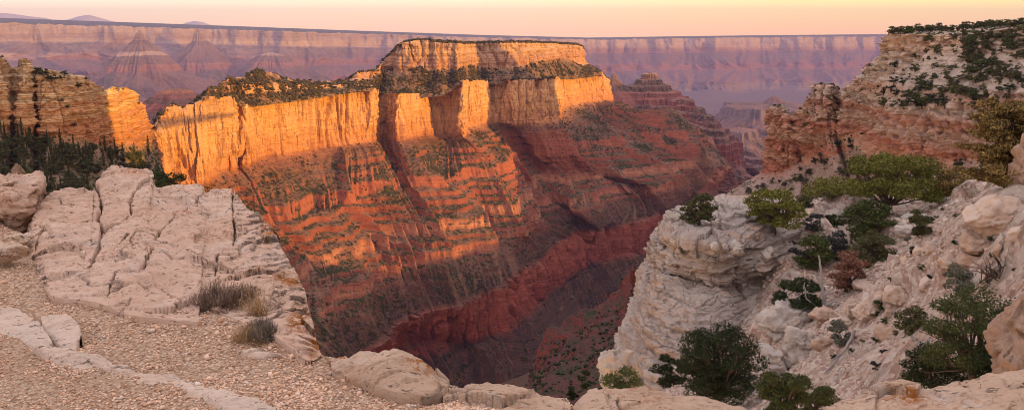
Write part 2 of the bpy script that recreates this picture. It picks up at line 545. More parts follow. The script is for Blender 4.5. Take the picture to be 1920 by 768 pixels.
def butte(name, label, u, D, prof, lobes, seed, mat, nth=420, squash=1.0, ph=0.0, spur=0.45, lean=0.0, cliffs=(), sub=10, steps=0):
    """conical butte: prof = (radius, height) pairs from the tip outward in metres about the place (u, D)"""
    c = P(u, 60, D)
    th = np.linspace(0, 2 * math.pi, nth, endpoint=False)
    rs, zs, lv = [], [], []
    for k in range(len(prof) - 1):
        for j in range(sub):
            t_ = j / sub
            rs.append(prof[k][0] * (1 - t_) + prof[k + 1][0] * t_); zs.append(prof[k][1] * (1 - t_) + prof[k + 1][1] * t_); lv.append(k + t_)
    rs.append(prof[-1][0]); zs.append(prof[-1][1]); lv.append(len(prof) - 1)
    rs, zs, lv = np.array(rs), np.array(zs), np.array(lv)
    rmax = rs[-1]
    cx_, cy_ = np.cos(th)[:, None], np.sin(th)[:, None]
    f = (rs / rmax)[None, :]
    wx_ = 0.35 * fbm(cx_ * 1.3 + seed, cy_ * 1.3, f * 2.0, 3)
    sp_ = ridged((cx_ + wx_) * lobes * 0.22 + seed, (cy_ + wx_) * lobes * 0.22, f * 0.6, 4, .6) - 0.55 + 0.35 * noise(cx_ * .8 + seed * 2, cy_ * .8, 1.5)
    rad = rs[None, :] * (1 + spur * sp_ * np.sqrt(f) * 2) + rmax * 0.05 * fbm(cx_ * 6 + seed, cy_ * 6, f * 3, 3) * np.sqrt(f)
    z = zs[None, :] + np.zeros_like(rad)
    z = z + 0.05 * rmax * (ridged((cx_ + wx_) * lobes * .3, (cy_ + wx_) * lobes * .3, f * 3.2 + seed, 3) - 0.5) * f + 0.05 * rmax * fbm(cx_ * 2 + seed, cy_ * 2, f * 2, 3) * f
    if steps:
        sub_z = (z + 0.25 * steps * noise(cx_ * 2 + seed, cy_ * 2, f * 2)) / steps
        fl_ = np.floor(sub_z); fr_ = sub_z - fl_
        z = z + ((fl_ + sstep(.38, .62, fr_)) - sub_z) * steps * .85
    GG = np.stack([c[0] + rad * cx_ + lean * (f * rmax) * 0, c[1] + rad * cy_ * squash, z], -1)
    cl_ = np.zeros(len(lv))
    for a in cliffs: cl_ = np.maximum(cl_, ((lv >= a) & (lv <= a + 1)).astype(float))
    me = mesh_from(name, GG, quads=grid_quads(nth, len(rs), closed=True, flip=True), mat=mat, attrs={'cliff': np.broadcast_to(cl_, rad.shape)})
    return props(link(name, me), label, 'butte', kind='structure')


def zat(v, D): return P(CX, v, D)[2]


D = 12200
k = D / F
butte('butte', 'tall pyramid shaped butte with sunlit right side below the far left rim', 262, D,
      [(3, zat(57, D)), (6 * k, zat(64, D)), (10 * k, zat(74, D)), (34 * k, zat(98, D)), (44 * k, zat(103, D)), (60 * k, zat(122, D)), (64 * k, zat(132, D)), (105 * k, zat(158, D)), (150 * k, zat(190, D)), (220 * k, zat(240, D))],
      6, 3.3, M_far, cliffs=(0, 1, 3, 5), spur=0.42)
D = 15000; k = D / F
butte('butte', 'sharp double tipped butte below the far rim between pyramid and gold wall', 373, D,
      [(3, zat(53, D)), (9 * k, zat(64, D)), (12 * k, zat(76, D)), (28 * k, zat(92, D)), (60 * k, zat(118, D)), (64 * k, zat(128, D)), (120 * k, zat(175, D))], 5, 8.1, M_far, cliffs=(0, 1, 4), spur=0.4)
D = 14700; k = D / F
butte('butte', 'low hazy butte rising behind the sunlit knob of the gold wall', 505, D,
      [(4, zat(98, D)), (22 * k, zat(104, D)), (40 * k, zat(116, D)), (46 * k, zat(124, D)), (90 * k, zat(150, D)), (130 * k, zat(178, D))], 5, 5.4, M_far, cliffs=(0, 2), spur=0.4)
D = 3600; k = D / F
M_mid = canyon_mat('mid_rock', [(-700, (0.22, 0.15, 0.14)), (-540, (0.30, 0.11, 0.09)), (-420, (0.30, 0.09, 0.07)), (-330, (0.28, 0.10, 0.08)), (-250, (0.32, 0.12, 0.095)), (-190, (0.34, 0.20, 0.155)), (-100, (0.38, 0.25, 0.19))],
                   ((0.17, 0.085, 0.07), (0.23, 0.12, 0.095)), (0.05, 0.05, 0.03), k=2.6, vegamt=0.3, streak=0.3, fine=0.18)
butte('butte', 'red rounded knoll glowing in the gap between two gold cliffs', 322, 3300,
      [(8, zat(165, 3300)), (50, zat(170, 3300)), (78, zat(182, 3300)), (110, zat(193, 3300)), (150, zat(203, 3300)), (330, zat(255, 3300))], 6, 1.7, M_mid, cliffs=(1, 3), spur=0.35)
butte('butte', 'layered reddish butte with rounded dome top right of the mesa', 1221, D,
      [(5, zat(137, D)), (12 * k, zat(141, D)), (17 * k, zat(150, D)), (48 * k, zat(172, D)), (60 * k, zat(180, D)), (66 * k, zat(190, D)), (100 * k, zat(213, D)), (104 * k, zat(226, D)),
       (138 * k, zat(252, D)), (141 * k, zat(285, D)), (190 * k, zat(330, D)), (240 * k, zat(370, D))],
      7, 6.2, M_mid, nth=1100, cliffs=(0, 1, 3, 4, 6, 8), spur=0.42, squash=1.15, sub=22, steps=24)
for (uu, vt, DD, ww, sq_, sd_) in ((1282, 182, 3450, 46, 1.5, 2.6), (1328, 214, 3300, 40, 1.7, 8.8), (1262, 205, 3150, 60, 1.4, 5.1)):
    kk = DD / F
    butte('butte', {1282: 'purple red spur stepping down right of the dome topped butte', 1328: 'farther lower spur of layered rock right of the dome topped butte', 1262: 'low layered red spur in front of the dome topped butte'}[uu], uu, DD,
          [(6, zat(vt, DD)), (ww * .5 * kk, zat(vt + 9, DD)), (ww * .58 * kk, zat(vt + 20, DD)), (ww * kk, zat(vt + 42, DD)), (ww * 1.05 * kk, zat(vt + 55, DD)), (ww * 1.5 * kk, zat(vt + 82, DD)), (ww * 1.55 * kk, zat(vt + 108, DD)), (ww * 2.3 * kk, zat(vt + 165, DD))],
          7, sd_, M_mid, nth=900, cliffs=(1, 3, 5), spur=0.42, squash=sq_, sub=20, steps=24)
D2 = 3550; k2 = D2 / F
butte('butte', 'thin twin rock spires beside the dome topped butte', 1153, D2, [(2, zat(138, D2)), (4 * k2, zat(142, D2)), (6 * k2, zat(149, D2)), (30 * k2, zat(172, D2)), (60 * k2, zat(200, D2)), (110 * k2, zat(240, D2))], 6, 9.2, M_mid, cliffs=(0, 1, 3), spur=0.35)
D = 8500; k = D / F
butte('butte', 'low flat shouldered butte with a small cone in the hazy distance', 1460, D,
      [(3, zat(180, D)), (8 * k, zat(184, D)), (22 * k, zat(194, D)), (60 * k, zat(198, D)), (92 * k, zat(200, D)), (96 * k, zat(216, D)), (130 * k, zat(240, D)), (134 * k, zat(262, D)), (240 * k, zat(330, D))], 6, 4.4, M_mid, nth=600, cliffs=(0, 4, 6), spur=0.25)
D = 2900; k = D / F
butte('butte', 'broken red ridge end standing behind the right side of the mesa slopes', 1345, D,
      [(4, zat(228, D)), (22 * k, zat(240, D)), (40 * k, zat(262, D)), (44 * k, zat(300, D)), (78 * k, zat(350, D)), (110 * k, zat(420, D))], 6, 7.7, M_mid, nth=800, cliffs=(2,), spur=0.4, squash=1.6, sub=20, steps=20)
D = 4300; k = D / F
butte('butte', 'dim stepped ridge foot in the gap left of the headland tower', 1412, D,
      [(6, zat(284, D)), (30 * k, zat(292, D)), (34 * k, zat(304, D)), (60 * k, zat(322, D)), (63 * k, zat(345, D)), (110 * k, zat(400, D))], 6, 3.1, M_mid, nth=600, cliffs=(2, 4), spur=0.4, squash=1.5, sub=20, steps=28)
D = 6200; k = D / F
butte('butte', 'hazy terrace crossing the gap left of the headland tower', 1390, D,
      [(8, zat(238, D)), (34 * k, zat(244, D)), (38 * k, zat(256, D)), (80 * k, zat(280, D)), (84 * k, zat(292, D)), (170 * k, zat(345, D))], 6, 5.9, M_mid, nth=600, cliffs=(1, 3), spur=0.35, squash=1.3)
# ------------------------------------------------------------------ the great mesa and its gold wall
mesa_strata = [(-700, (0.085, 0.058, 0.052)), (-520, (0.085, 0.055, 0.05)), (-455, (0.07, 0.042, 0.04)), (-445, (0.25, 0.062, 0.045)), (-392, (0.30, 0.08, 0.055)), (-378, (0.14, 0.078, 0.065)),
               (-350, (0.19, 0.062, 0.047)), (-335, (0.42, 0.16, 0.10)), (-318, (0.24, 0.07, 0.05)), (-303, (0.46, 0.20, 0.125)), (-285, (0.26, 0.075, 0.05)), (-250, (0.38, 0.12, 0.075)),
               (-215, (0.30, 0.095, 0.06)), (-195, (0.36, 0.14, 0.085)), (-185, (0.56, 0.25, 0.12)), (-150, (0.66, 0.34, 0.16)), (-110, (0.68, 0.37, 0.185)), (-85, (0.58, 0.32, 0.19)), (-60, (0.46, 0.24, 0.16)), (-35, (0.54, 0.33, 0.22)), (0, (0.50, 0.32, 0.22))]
TALUS = ((0.110, 0.060, 0.045), (0.195, 0.110, 0.077))
VEG = (0.035, 0.036, 0.016)
M_mesa = canyon_mat('mesa_rock', mesa_strata, TALUS, VEG, k=1.0, vegamt=0.8, streak=0.75, varnish=(0.20, 0.07, 0.045), fine=0.14, bump=1.2, low_dark=-352)


def kd(c, f): return c * f


# station: rim edge (u,v), cliff foot (u,v,c), then supai band, first ledge, second ledge, redwall top, redwall foot, bottom
T = [
 ((-420, 300), (-420, 362, -155), (-380, 460, -245), (-340, 650, -300), (-320, 690, -330), (-300, 800, -385), (-300, 860, 960), (-290, 930, 900)),
 ((-60, 285), (-60, 350, -157), (0, 445, -245), (60, 635, -300), (90, 665, -330), (130, 780, -385), (130, 845, 985), (160, 915, 925)),
 ((235, 262), (235, 338, -160), (300, 430, -245), (360, 620, -300), (400, 640, -330), (430, 760, -385), (430, 830, 1000), (460, 900, 940)),
 ((262, 245), (262, 330, -163), (320, 425, -245), (380, 610, -300), (415, 630, -330), (450, 755, -385), (450, 830, 1005), (480, 900, 945)),
 ((285, 238), (290, 322, -168), (345, 425, -245), (410, 600, -300), (440, 628, -330), (480, 750, -385), (482, 825, 1010), (500, 900, 950)),
 ((300, 212), (312, 334, -178), (365, 428, -245), (430, 580, -300), (460, 624, -330), (505, 748, -385), (507, 820, 1015), (525, 900, 955)),
 ((322, 196), (334, 342, -186), (380, 430, -245), (455, 565, -300), (485, 620, -330), (530, 745, -385), (532, 815, 1020), (550, 895, 960)),
 ((345, 203), (358, 346, -190), (400, 428, -245), (480, 548, -300), (510, 618, -330), (560, 740, -385), (562, 808, 1025), (580, 890, 965)),
 ((386, 181), (384, 345, -190), (430, 420, -245), (510, 535, -300), (540, 612, -330), (590, 730, -385), (592, 796, 1030), (610, 880, 970)),
 ((430, 180), (425, 318, -190), (465, 410, -245), (545, 515, -300), (578, 595, -330), (622, 712, -385), (624, 775, 1040), (650, 860, 985)),
 ((440, 181), (437, 317, -190), (485, 404, -245), (565, 507, -300), (595, 585, -330), (640, 700, -385), (642, 762, 1046), (670, 850, 990)),
 ((446, 196), (446, 316, 1240), (500, 404, -243), (580, 502, -300), (612, 572, -330), (655, 690, -385), (657, 752, 1052), (690, 840, 995)),
 ((462, 195), (462, 308, -190), (522, 398, -245), (596, 494, -300), (632, 560, -330), (675, 676, -385), (677, 738, 1058), (710, 830, 1000)),
 ((520, 190), (520, 292, -190), (560, 392, -245), (622, 482, -300), (662, 540, -330), (705, 652, -385), (707, 700, 1085), (750, 810, 1020)),
 ((600, 179), (600, 278, -190), (612, 384, -247), (660, 464, -300), (698, 520, -330), (738, 618, -385), (741, 660, 1130), (800, 770, 1060)),
 ((640, 172), (640, 274, -190), (645, 372, -246), (700, 449, -300), (728, 505, -330), (764, 599, -385), (767, 633, 1160), (830, 750, 1100)),
 ((682, 165), (674, 270, -190), (690, 350, -245), (735, 433, -300), (765, 489, -330), (802, 584, -385), (805, 634, 1175), (860, 738, 1120)),
 ((704, 165), (696, 268, -190), (728, 338, -244), (772, 424, -300), (800, 480, -330), (842, 577, -385), (846, 642, 1190), (885, 728, 1140)),
 ((713, 176), (716, 258, 1590), (752, 322, -238), (800, 419, -298), (828, 471, -328), (858, 574, -382), (862, 645, 1200), (905, 724, 1160)),
 ((745, 175), (747, 262, -190), (775, 336, -245), (822, 419, -300), (850, 467, -330), (880, 568, -385), (884, 645, 1205), (925, 722, 1175)),
 ((795, 175), (795, 253, -190), (812, 336, -247), (858, 415, -301), (886, 461, -331), (908, 556, -385), (912, 640, 1220), (955, 712, 1190)),
 ((832, 172), (836, 250, -190), (838, 333, -246), (880, 406, -300), (912, 456, -330), (935, 545, -385), (942, 620, 1240), (985, 700, 1210)),
 ((858, 152), (858, 255, -191), (875, 322, -246), (905, 390, -301), (938, 437, -330), (965, 522, -385), (972, 590, 1290), (1018, 690, 1260)),
 ((868, 150), (868, 257, -190), (938, 312, -243), (988, 392, -303), (1010, 430, -333), (1050, 456, -388), (1058, 530, 1530), (1085, 630, 1450)),
 ((880, 150), (878, 244, 1640), (946, 310, 1560), (1002, 394, 1520), (1018, 425, 1530), (1064, 447, 1600), (1068, 522, 1570), (1100, 610, 1500)),
 ((892, 150), (893, 236, 1690), (952, 290, 1660), (985, 345, 1700), (1015, 405, 1640), (1075, 441, 1630), (1080, 510, 1600), (1120, 592, 1530)),
 ((920, 150), (922, 227, 1790), (965, 284, 1740), (1005, 342, 1720), (1045, 398, 1680), (1094, 437, 1650), (1098, 503, 1625), (1140, 575, 1545)),
 ((960, 149), (962, 233, 1770), (985, 286, -254), (1035, 340, -305), (1080, 392, -341), (1125, 432, -388), (1128, 488, 1650), (1165, 562, 1570)),
 ((1002, 149), (1006, 230, 1790), (1030, 291, -254), (1080, 336, -305), (1130, 376, -341), (1165, 425, -388), (1168, 476, 1690), (1205, 555, 1600)),
 ((1036, 146), (1041, 228, 1810), (1078, 288, -252), (1118, 330, -305), (1180, 362, -341), (1202, 416, -388), (1206, 470, 1730), (1245, 545, 1640)),
 ((1050, 142), (1054, 205, 2050), (1108, 270, 1900), (1150, 318, 1830), (1220, 354, 1800), (1240, 401, 1800), (1244, 458, 1770), (1285, 530, 1680)),
 ((1086, 140), (1090, 193, 2250), (1132, 262, 1960), (1190, 304, 1890), (1262, 342, 1860), (1285, 385, 1860), (1290, 440, 1820), (1330, 510, 1730)),
 ((1112, 136), (1116, 190, 2320), (1168, 230, 2100), (1228, 262, 2000), (1290, 308, 1950), (1322, 352, 1930), (1326, 410, 1880), (1370, 490, 1780)),
 ((1126, 134), (1134, 188, 2370), (1185, 211, 2300), (1255, 216, 2200), (1308, 262, 2100), (1352, 320, 2030), (1358, 376, 1980), (1400, 470, 1850)),
 ((1138, 146), (1148, 190, 2450), (1192, 208, 2450), (1268, 217, 2400), (1326, 260, 2300), (1376, 312, 2200), (1381, 346, 2170), (1425, 460, 2000)),
 ((1132, 150), (1146, 196, 2700), (1190, 214, 2700), (1262, 226, 2700), (1320, 272, 2600), (1370, 325, 2500), (1376, 352, 2480), (1420, 462, 2300)),
]
st = []
for rim, foot, *rest in T:
    Df = P(*foot)[1]
    Dr = Df * 1.012
    rp = P(*rim, Dr)
    st.append([(rim[0], rim[1] + 3, Dr * 1.3), (rim[0], rim[1] - 0.5, Dr * 1.06), (*rim, Dr), foot] + [tuple(r_) for r_ in rest])
G, L, sv = loft(st, [3, 4, 62, 56, 44, 30, 46, 44, 40], dens=1.05)
ns, nt = G.shape[:2]
t = np.broadcast_to(L[None, :], (ns, nt))
nrm = facing(G, grid_normals(blur(blur(G, 6, 0), 4, 1)))
hor = nrm.copy(); hor[..., 2] = 0
hor /= np.linalg.norm(hor, axis=-1, keepdims=True) + 1e-6
q = arclen(G, np.searchsorted(L, 4.0))[:, None]
x, y, z = G[..., 0], G[..., 1], G[..., 2]
# buttresses, flutes and cracks of the sheer walls
cw = lw(L, [(0, 0), (1.9, 0), (2.0, .7), (2.1, 1), (2.9, 1), (3.08, 0.4), (3.3, 0), (6.85, 0), (7.0, .8), (7.1, 1), (7.9, 1), (8.1, .4), (8.3, 0)])[None, :]
xs, ys = x + 3 * noise(x / 20, y / 20, z / 60), y + 3 * noise(x / 20, y / 20, z / 60 + 9)
colm = fbm(xs / 46, ys / 46, z / 420, 2)
crack = np.clip(1 - np.abs(noise(xs / 24, ys / 24, z / 330 + 4)) * 5.5, 0, 1) ** 1.5
crack2 = np.clip(1 - np.abs(noise(xs / 9, ys / 9, z / 120 + 8)) * 4, 0, 1)
blocks = cells(xs / 15, ys / 15, z / 34)
crack3 = np.clip(1 - np.abs(noise(xs / 5.5, ys / 5.5, z / 80 + 2)) * 5, 0, 1)
fl = 12.0 * colm - 12.0 * crack - 3.6 * crack2 - 1.6 * crack3 + 2.5 * (blocks[2] - 0.5) + 2.0 * fbm(x / 8, y / 8, z / 16, 3)
fl = fl + np.where(t > 6.5, 14.0 * (ridged(xs / 44, ys / 44, z / 500 + 2, 3) - 0.5) - 5 * crack, 0)
bed = 0.7 * noise(0.3, 0.7, z / 5.0) + 0.4 * noise(1.3, 0.2, z / 2.2) + 2.2 * blocks[3]
G = G + hor * ((fl + bed) * cw)[..., None]
# spurs and gullies of the slopes
wq = q + 30 * noise(x / 130, y / 130, 5)
g1 = ridged(wq / 95, t * 0.16, 1.5, 2)
g2 = ridged(wq / 36 + 3, t * 0.22 + 0.2 * noise(wq / 50, t * .5, 2), 4.5, 2)
sw = lw(L, [(0, 0), (2.95, 0), (3.25, .45), (4, 1), (5, 1), (6, 1), (6.8, .8), (7.0, .5), (8, .4), (8.3, .8), (9, 1)])[None, :]
g3 = ridged(wq / 13 + 5, t * 0.35, 6.5, 2)
scree_ = sstep(.55, .85, fbm(wq / 9 + 2 * noise(wq / 40, t * .8, 1), t * .7, 2.2, 3) * .5 + .5)
lowb = lw(L, [(0, 1), (5.8, 1), (6.4, .8), (9, 1)])[None, :]
d = ((g1 - 0.62) * 46 + (g2 - 0.6) * 13 * lowb + (g3 - .6) * 3.5 * lowb + 0.5 * fbm(x / 12, y / 12, z / 12, 3)) * sw
G = G + nrm * d[..., None]
# small roughness everywhere below the rim
G = G + nrm * (np.where(cw > .5, 1.0, 0.4) * fbm(x / 6, y / 6, z / 6, 3) * (L[None, :] > 1.9))[..., None]


# hard beds stand out as ledges at their own heights
def ledges(z, wob, beds, a=0.22):
    kx, ky = [-2000], [-2000]
    for zc, H in beds:
        kx += [zc - a * H, zc + a * H]; ky += [zc - H / 2, zc + H / 2]
    kx.append(500); ky.append(500)
    zz = z + wob
    return np.interp(zz, kx, ky) - wob


BEDS = [(-545, 14), (-520, 10), (-495, 16), (-474, 10), (-360, 9), (-345, 7), (-331, 19), (-316, 5), (-301, 17), (-286, 5), (-275, 8), (-262, 7), (-246, 22), (-228, 8), (-212, 7)]
tw = lw(L, [(0, 0), (3.1, 0), (3.4, 1), (6.1, 1), (6.3, .45), (6.9, .3), (7, 0), (8, 0), (8.15, 1), (9, 1)])[None, :]
wob = 2.5 * noise(G[..., 0] / 160, G[..., 1] / 160, 1.1) + 0.9 * noise(G[..., 0] / 30, G[..., 1] / 30, 2)
zl = ledges(G[..., 2], wob, BEDS)
z3 = ledges(zl, wob * .4 + 3, [(-545 + 10.5 * i, 6.5) for i in range(34)], 0.2)
zl = zl + (z3 - zl) * (0.35 + 0.65 * sstep(-.3, .3, noise(G[..., 0] / 50, G[..., 1] / 50, G[..., 2] / 20)))
pres = sstep(-0.55, 0.15, fbm(G[..., 0] / 75, G[..., 1] / 75, G[..., 2] / 40 + 3, 2)) * 0.5 + 0.5
G[..., 2] += (zl - G[..., 2]) * tw * pres
n2 = grid_normals(G)
steep = 1 - np.abs(n2[..., 2])
nz = blur(blur(np.abs(n2[..., 2]), 1, 0), 1, 1)
cl = np.maximum(sstep(0.74, 0.58, nz) * tw, np.clip(cw * 1.3, 0, 1) * np.ones_like(nz))
cl = np.clip(cl, 0, 1)
MESA_G, MESA_L, MESA_nz, MESA_cl = G, L, nz, cl
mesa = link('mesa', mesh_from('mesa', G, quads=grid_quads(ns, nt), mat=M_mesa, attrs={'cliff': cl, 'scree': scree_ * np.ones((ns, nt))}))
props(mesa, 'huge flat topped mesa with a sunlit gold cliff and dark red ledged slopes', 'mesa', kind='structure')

# upper tier: scree apron, pale cliff, wooded top
U = [
 ((648, 160), (650, 155), (652, 150), (660, 147), 1600),
 ((662, 160), (668, 150), (672, 136), (690, 132), 1590),
 ((690, 166), (700, 146), (704, 133), (712, 129), 1600),
 ((712, 172), (722, 126), (724, 108), (736, 98), 1640),
 ((730, 174), (747, 136), (742, 90), (752, 85), 1610),
 ((746, 174), (766, 131), (760, 80), (768, 77), 1600),
 ((775, 175), (788, 123), (783, 75), (790, 73), 1600),
 ((800, 175), (806, 135), (808, 76), (810, 73), 1600),
 ((830, 172), (821, 128), (815, 79), (818, 75), 1590),
 ((850, 160), (840, 127), (840, 81), (840, 76), 1605),
 ((860, 152), (858, 135), (858, 81), (856, 77), 1590),
 ((868, 150), (866, 127), (863, 82), (862, 77), 1610),
 ((880, 150), (886, 122), (876, 82), (875, 77), 1680),
 ((892, 150), (896, 126), (890, 82), (890, 77), 1760),
 ((925, 150), (930, 128), (920, 81), (920, 77), 1800),
 ((962, 149), (965, 127), (950, 80), (950, 77), 1810),
 ((990, 149), (978, 121), (962, 80), (965, 77), 1830),
 ((1010, 148), (1002, 118), (990, 80), (990, 77), 1860),
 ((1036, 146), (1020, 112), (1012, 81), (1012, 78), 1900),
 ((1052, 141), (1044, 108), (1032, 81), (1032, 78), 2050),
 ((1080, 140), (1064, 108), (1056, 83), (1054, 79), 2200),
 ((1106, 137), (1088, 121), (1084, 85), (1080, 80), 2280),
 ((1126, 133), (1097, 121), (1092, 90), (1086, 81), 2340),
 ((1132, 140), (1098, 124), (1093, 95), (1086, 83), 2500),
]
st = []
for a, b_, c, e, D in U:
    st.append([(e[0], e[1] + 1, D * 1.22), (e[0], e[1], D * 1.1), (e[0] * .5 + c[0] * .5, c[1] * .6 + e[1] * .4, D * 1.05), (*c, D * 1.03), (*b_, D * 1.024), (*a, D * 1.004), (a[0], a[1] + 8, D * 0.998)])
G, L, sv = loft(st, [3, 3, 5, 40, 30, 4], dens=1.25)
nrm = facing(G, grid_normals(blur(G, 5, 0)))
hor = nrm.copy(); hor[..., 2] = 0
hor /= np.linalg.norm(hor, axis=-1, keepdims=True) + 1e-6
x, y, z = G[..., 0], G[..., 1], G[..., 2]
cw = lw(L, [(0, 0), (2.9, 0), (3, .8), (3.1, 1), (3.95, 1), (4.15, .3), (4.4, 0)])[None, :]
crack = np.clip(1 - np.abs(noise(x / 22, y / 22, z / 200 + 4)) * 5, 0, 1) ** 1.4
blocks = cells(x / 14, y / 14, z / 22)
fl = 10 * fbm(x / 40, y / 40, z / 240, 3) - 9 * crack + 4 * (blocks[2] - .5) + 3 * blocks[3] + 2 * fbm(x / 7, y / 7, z / 9, 3) + 3.0 * noise(0.4, 0.1, z / 8.0) + 1.6 * noise(0.4, 0.1, z / 3.4)
G = G + hor * (fl * cw)[..., None]
sw = lw(L, [(0, .2), (2.8, .3), (3, 0), (4, 0), (4.4, 1), (5, .8), (6, .3)])[None, :]
G = G + nrm * (sw * (7 * fbm(x / 45, y / 45, z / 45, 3) + 2 * fbm(x / 10, y / 10, z / 10, 3)))[..., None]
n2 = grid_normals(G); nz = blur(np.abs(n2[..., 2]), 1, 0)
cl = np.clip(np.maximum(cw * 1.2, 0), 0, 1) * np.ones_like(nz)
MU_G, MU_L = G, L
up = link('mesa_top', mesh_from('mesa_top', G, quads=grid_quads(*G.shape[:2]), mat=M_mesa, attrs={'cliff': cl}))
props(up, 'pale layered upper cliff and scrubby apron crowning the big mesa', 'mesa top', kind='structure')

# the scrubby knob along the gold wall
K_ = [
 ((362, 200), (366, 197), (370, 194), (376, 190)),
 ((384, 182), (386, 178), (390, 173), (396, 168)),
 ((412, 181), (415, 172), (416, 162), (424, 151)),
 ((432, 182), (428, 172), (430, 160), (440, 148)),
 ((450, 194), (452, 178), (455, 160), (466, 142)),
 ((478, 195), (480, 174), (482, 155), (484, 134)),
 ((515, 190), (515, 171), (514, 156), (508, 137)),
 ((550, 186), (550, 168), (546, 160), (536, 149)),
 ((590, 180), (590, 166), (590, 160), (590, 154)),
 ((640, 172), (640, 164), (640, 160), (640, 155)),
 ((676, 167), (676, 162), (676, 159), (676, 156)),
 ((700, 166), (700, 163), (700, 161), (700, 159)),
]
wallD = lambda u: np.interp(u, [362, 384, 425, 520, 600, 674, 700], [1090, 1066, 1192, 1310, 1395, 1450, 1470])
st = []
for a, m, n_, s_ in K_:
    D = wallD(a[0]) * 1.012
    st.append([(s_[0], s_[1] + 14, D + 220), (s_[0], s_[1] + 1, D + 110), (*s_, D + 70), (*n_, D + 36), (*m, D + 30), (*a, D + 4), (a[0], a[1] + 5, D + 1)])
G, L, sv = loft(st, [3, 4, 14, 12, 12, 3], dens=1.3)
x, y, z = G[..., 0], G[..., 1], G[..., 2]
nrm = facing(G, grid_normals(blur(G, 5, 0)))
cw = lw(L, [(0, 0), (1.5, 0), (2, .8), (2.4, .1), (2.95, 0), (3, 1), (4, 1), (4.1, 0), (6, 0)])[None, :]
gap = sstep(-0.1, 0.25, fbm(x / 22, y / 22, 3, 3) + 0.12)
G = G + nrm * (cw * (5 * (cells(x / 9, y / 9, z / 14)[2] - .4) + 3 * noise(x / 8, y / 8, z / 30)) + 1.8 * fbm(x / 12, y / 12, z / 12, 4))[..., None]
cl = np.clip(cw * 1.3 * gap, 0, 1) * np.ones(G.shape[:2])
KN_G, KN_L = G, L
kn = link('scrub_hill', mesh_from('scrub_hill', G, quads=grid_quads(*G.shape[:2]), mat=M_mesa, attrs={'cliff': cl}))
props(kn, 'low scrubby hill with a broken pale band resting on the gold wall', 'hill', kind='structure')
# ------------------------------------------------------------------ the layered headland on the right, the ridge on the left
LIME = (0.56, 0.44, 0.35)
head_strata = [(-130, (0.34, 0.12, 0.08)), (-95, (0.38, 0.13, 0.09)), (-80, (0.36, 0.13, 0.085)), (-72, (0.42, 0.22, 0.15)), (-64, (0.36, 0.14, 0.09)), (-58, (0.46, 0.29, 0.21)), (-50, (0.38, 0.16, 0.105)), (-44, (0.44, 0.31, 0.25)),
               (-38, (0.40, 0.20, 0.14)), (-33, (0.46, 0.375, 0.33)), (-26, (0.45, 0.28, 0.21)), (-22, (0.48, 0.40, 0.355)), (-12, (0.52, 0.42, 0.36)), (-6, (0.54, 0.38, 0.29)), (10, (0.52, 0.40, 0.32))]
M_head = canyon_mat('headland_rock', head_strata, ((0.25, 0.185, 0.16), (0.35, 0.28, 0.25)), (0.08, 0.07, 0.045), k=0.24, vegamt=0.25, streak=0.35, varnish=(0.13, 0.08, 0.07), fine=0.22, bump=0.8)
BED2 = lambda z: 0.9 * noise(0.3, 0.7, z / 2.6) + 0.55 * noise(1.3, 0.2, z / 1.1) + 0.3 * noise(2.3, 4.2, z / 0.5)

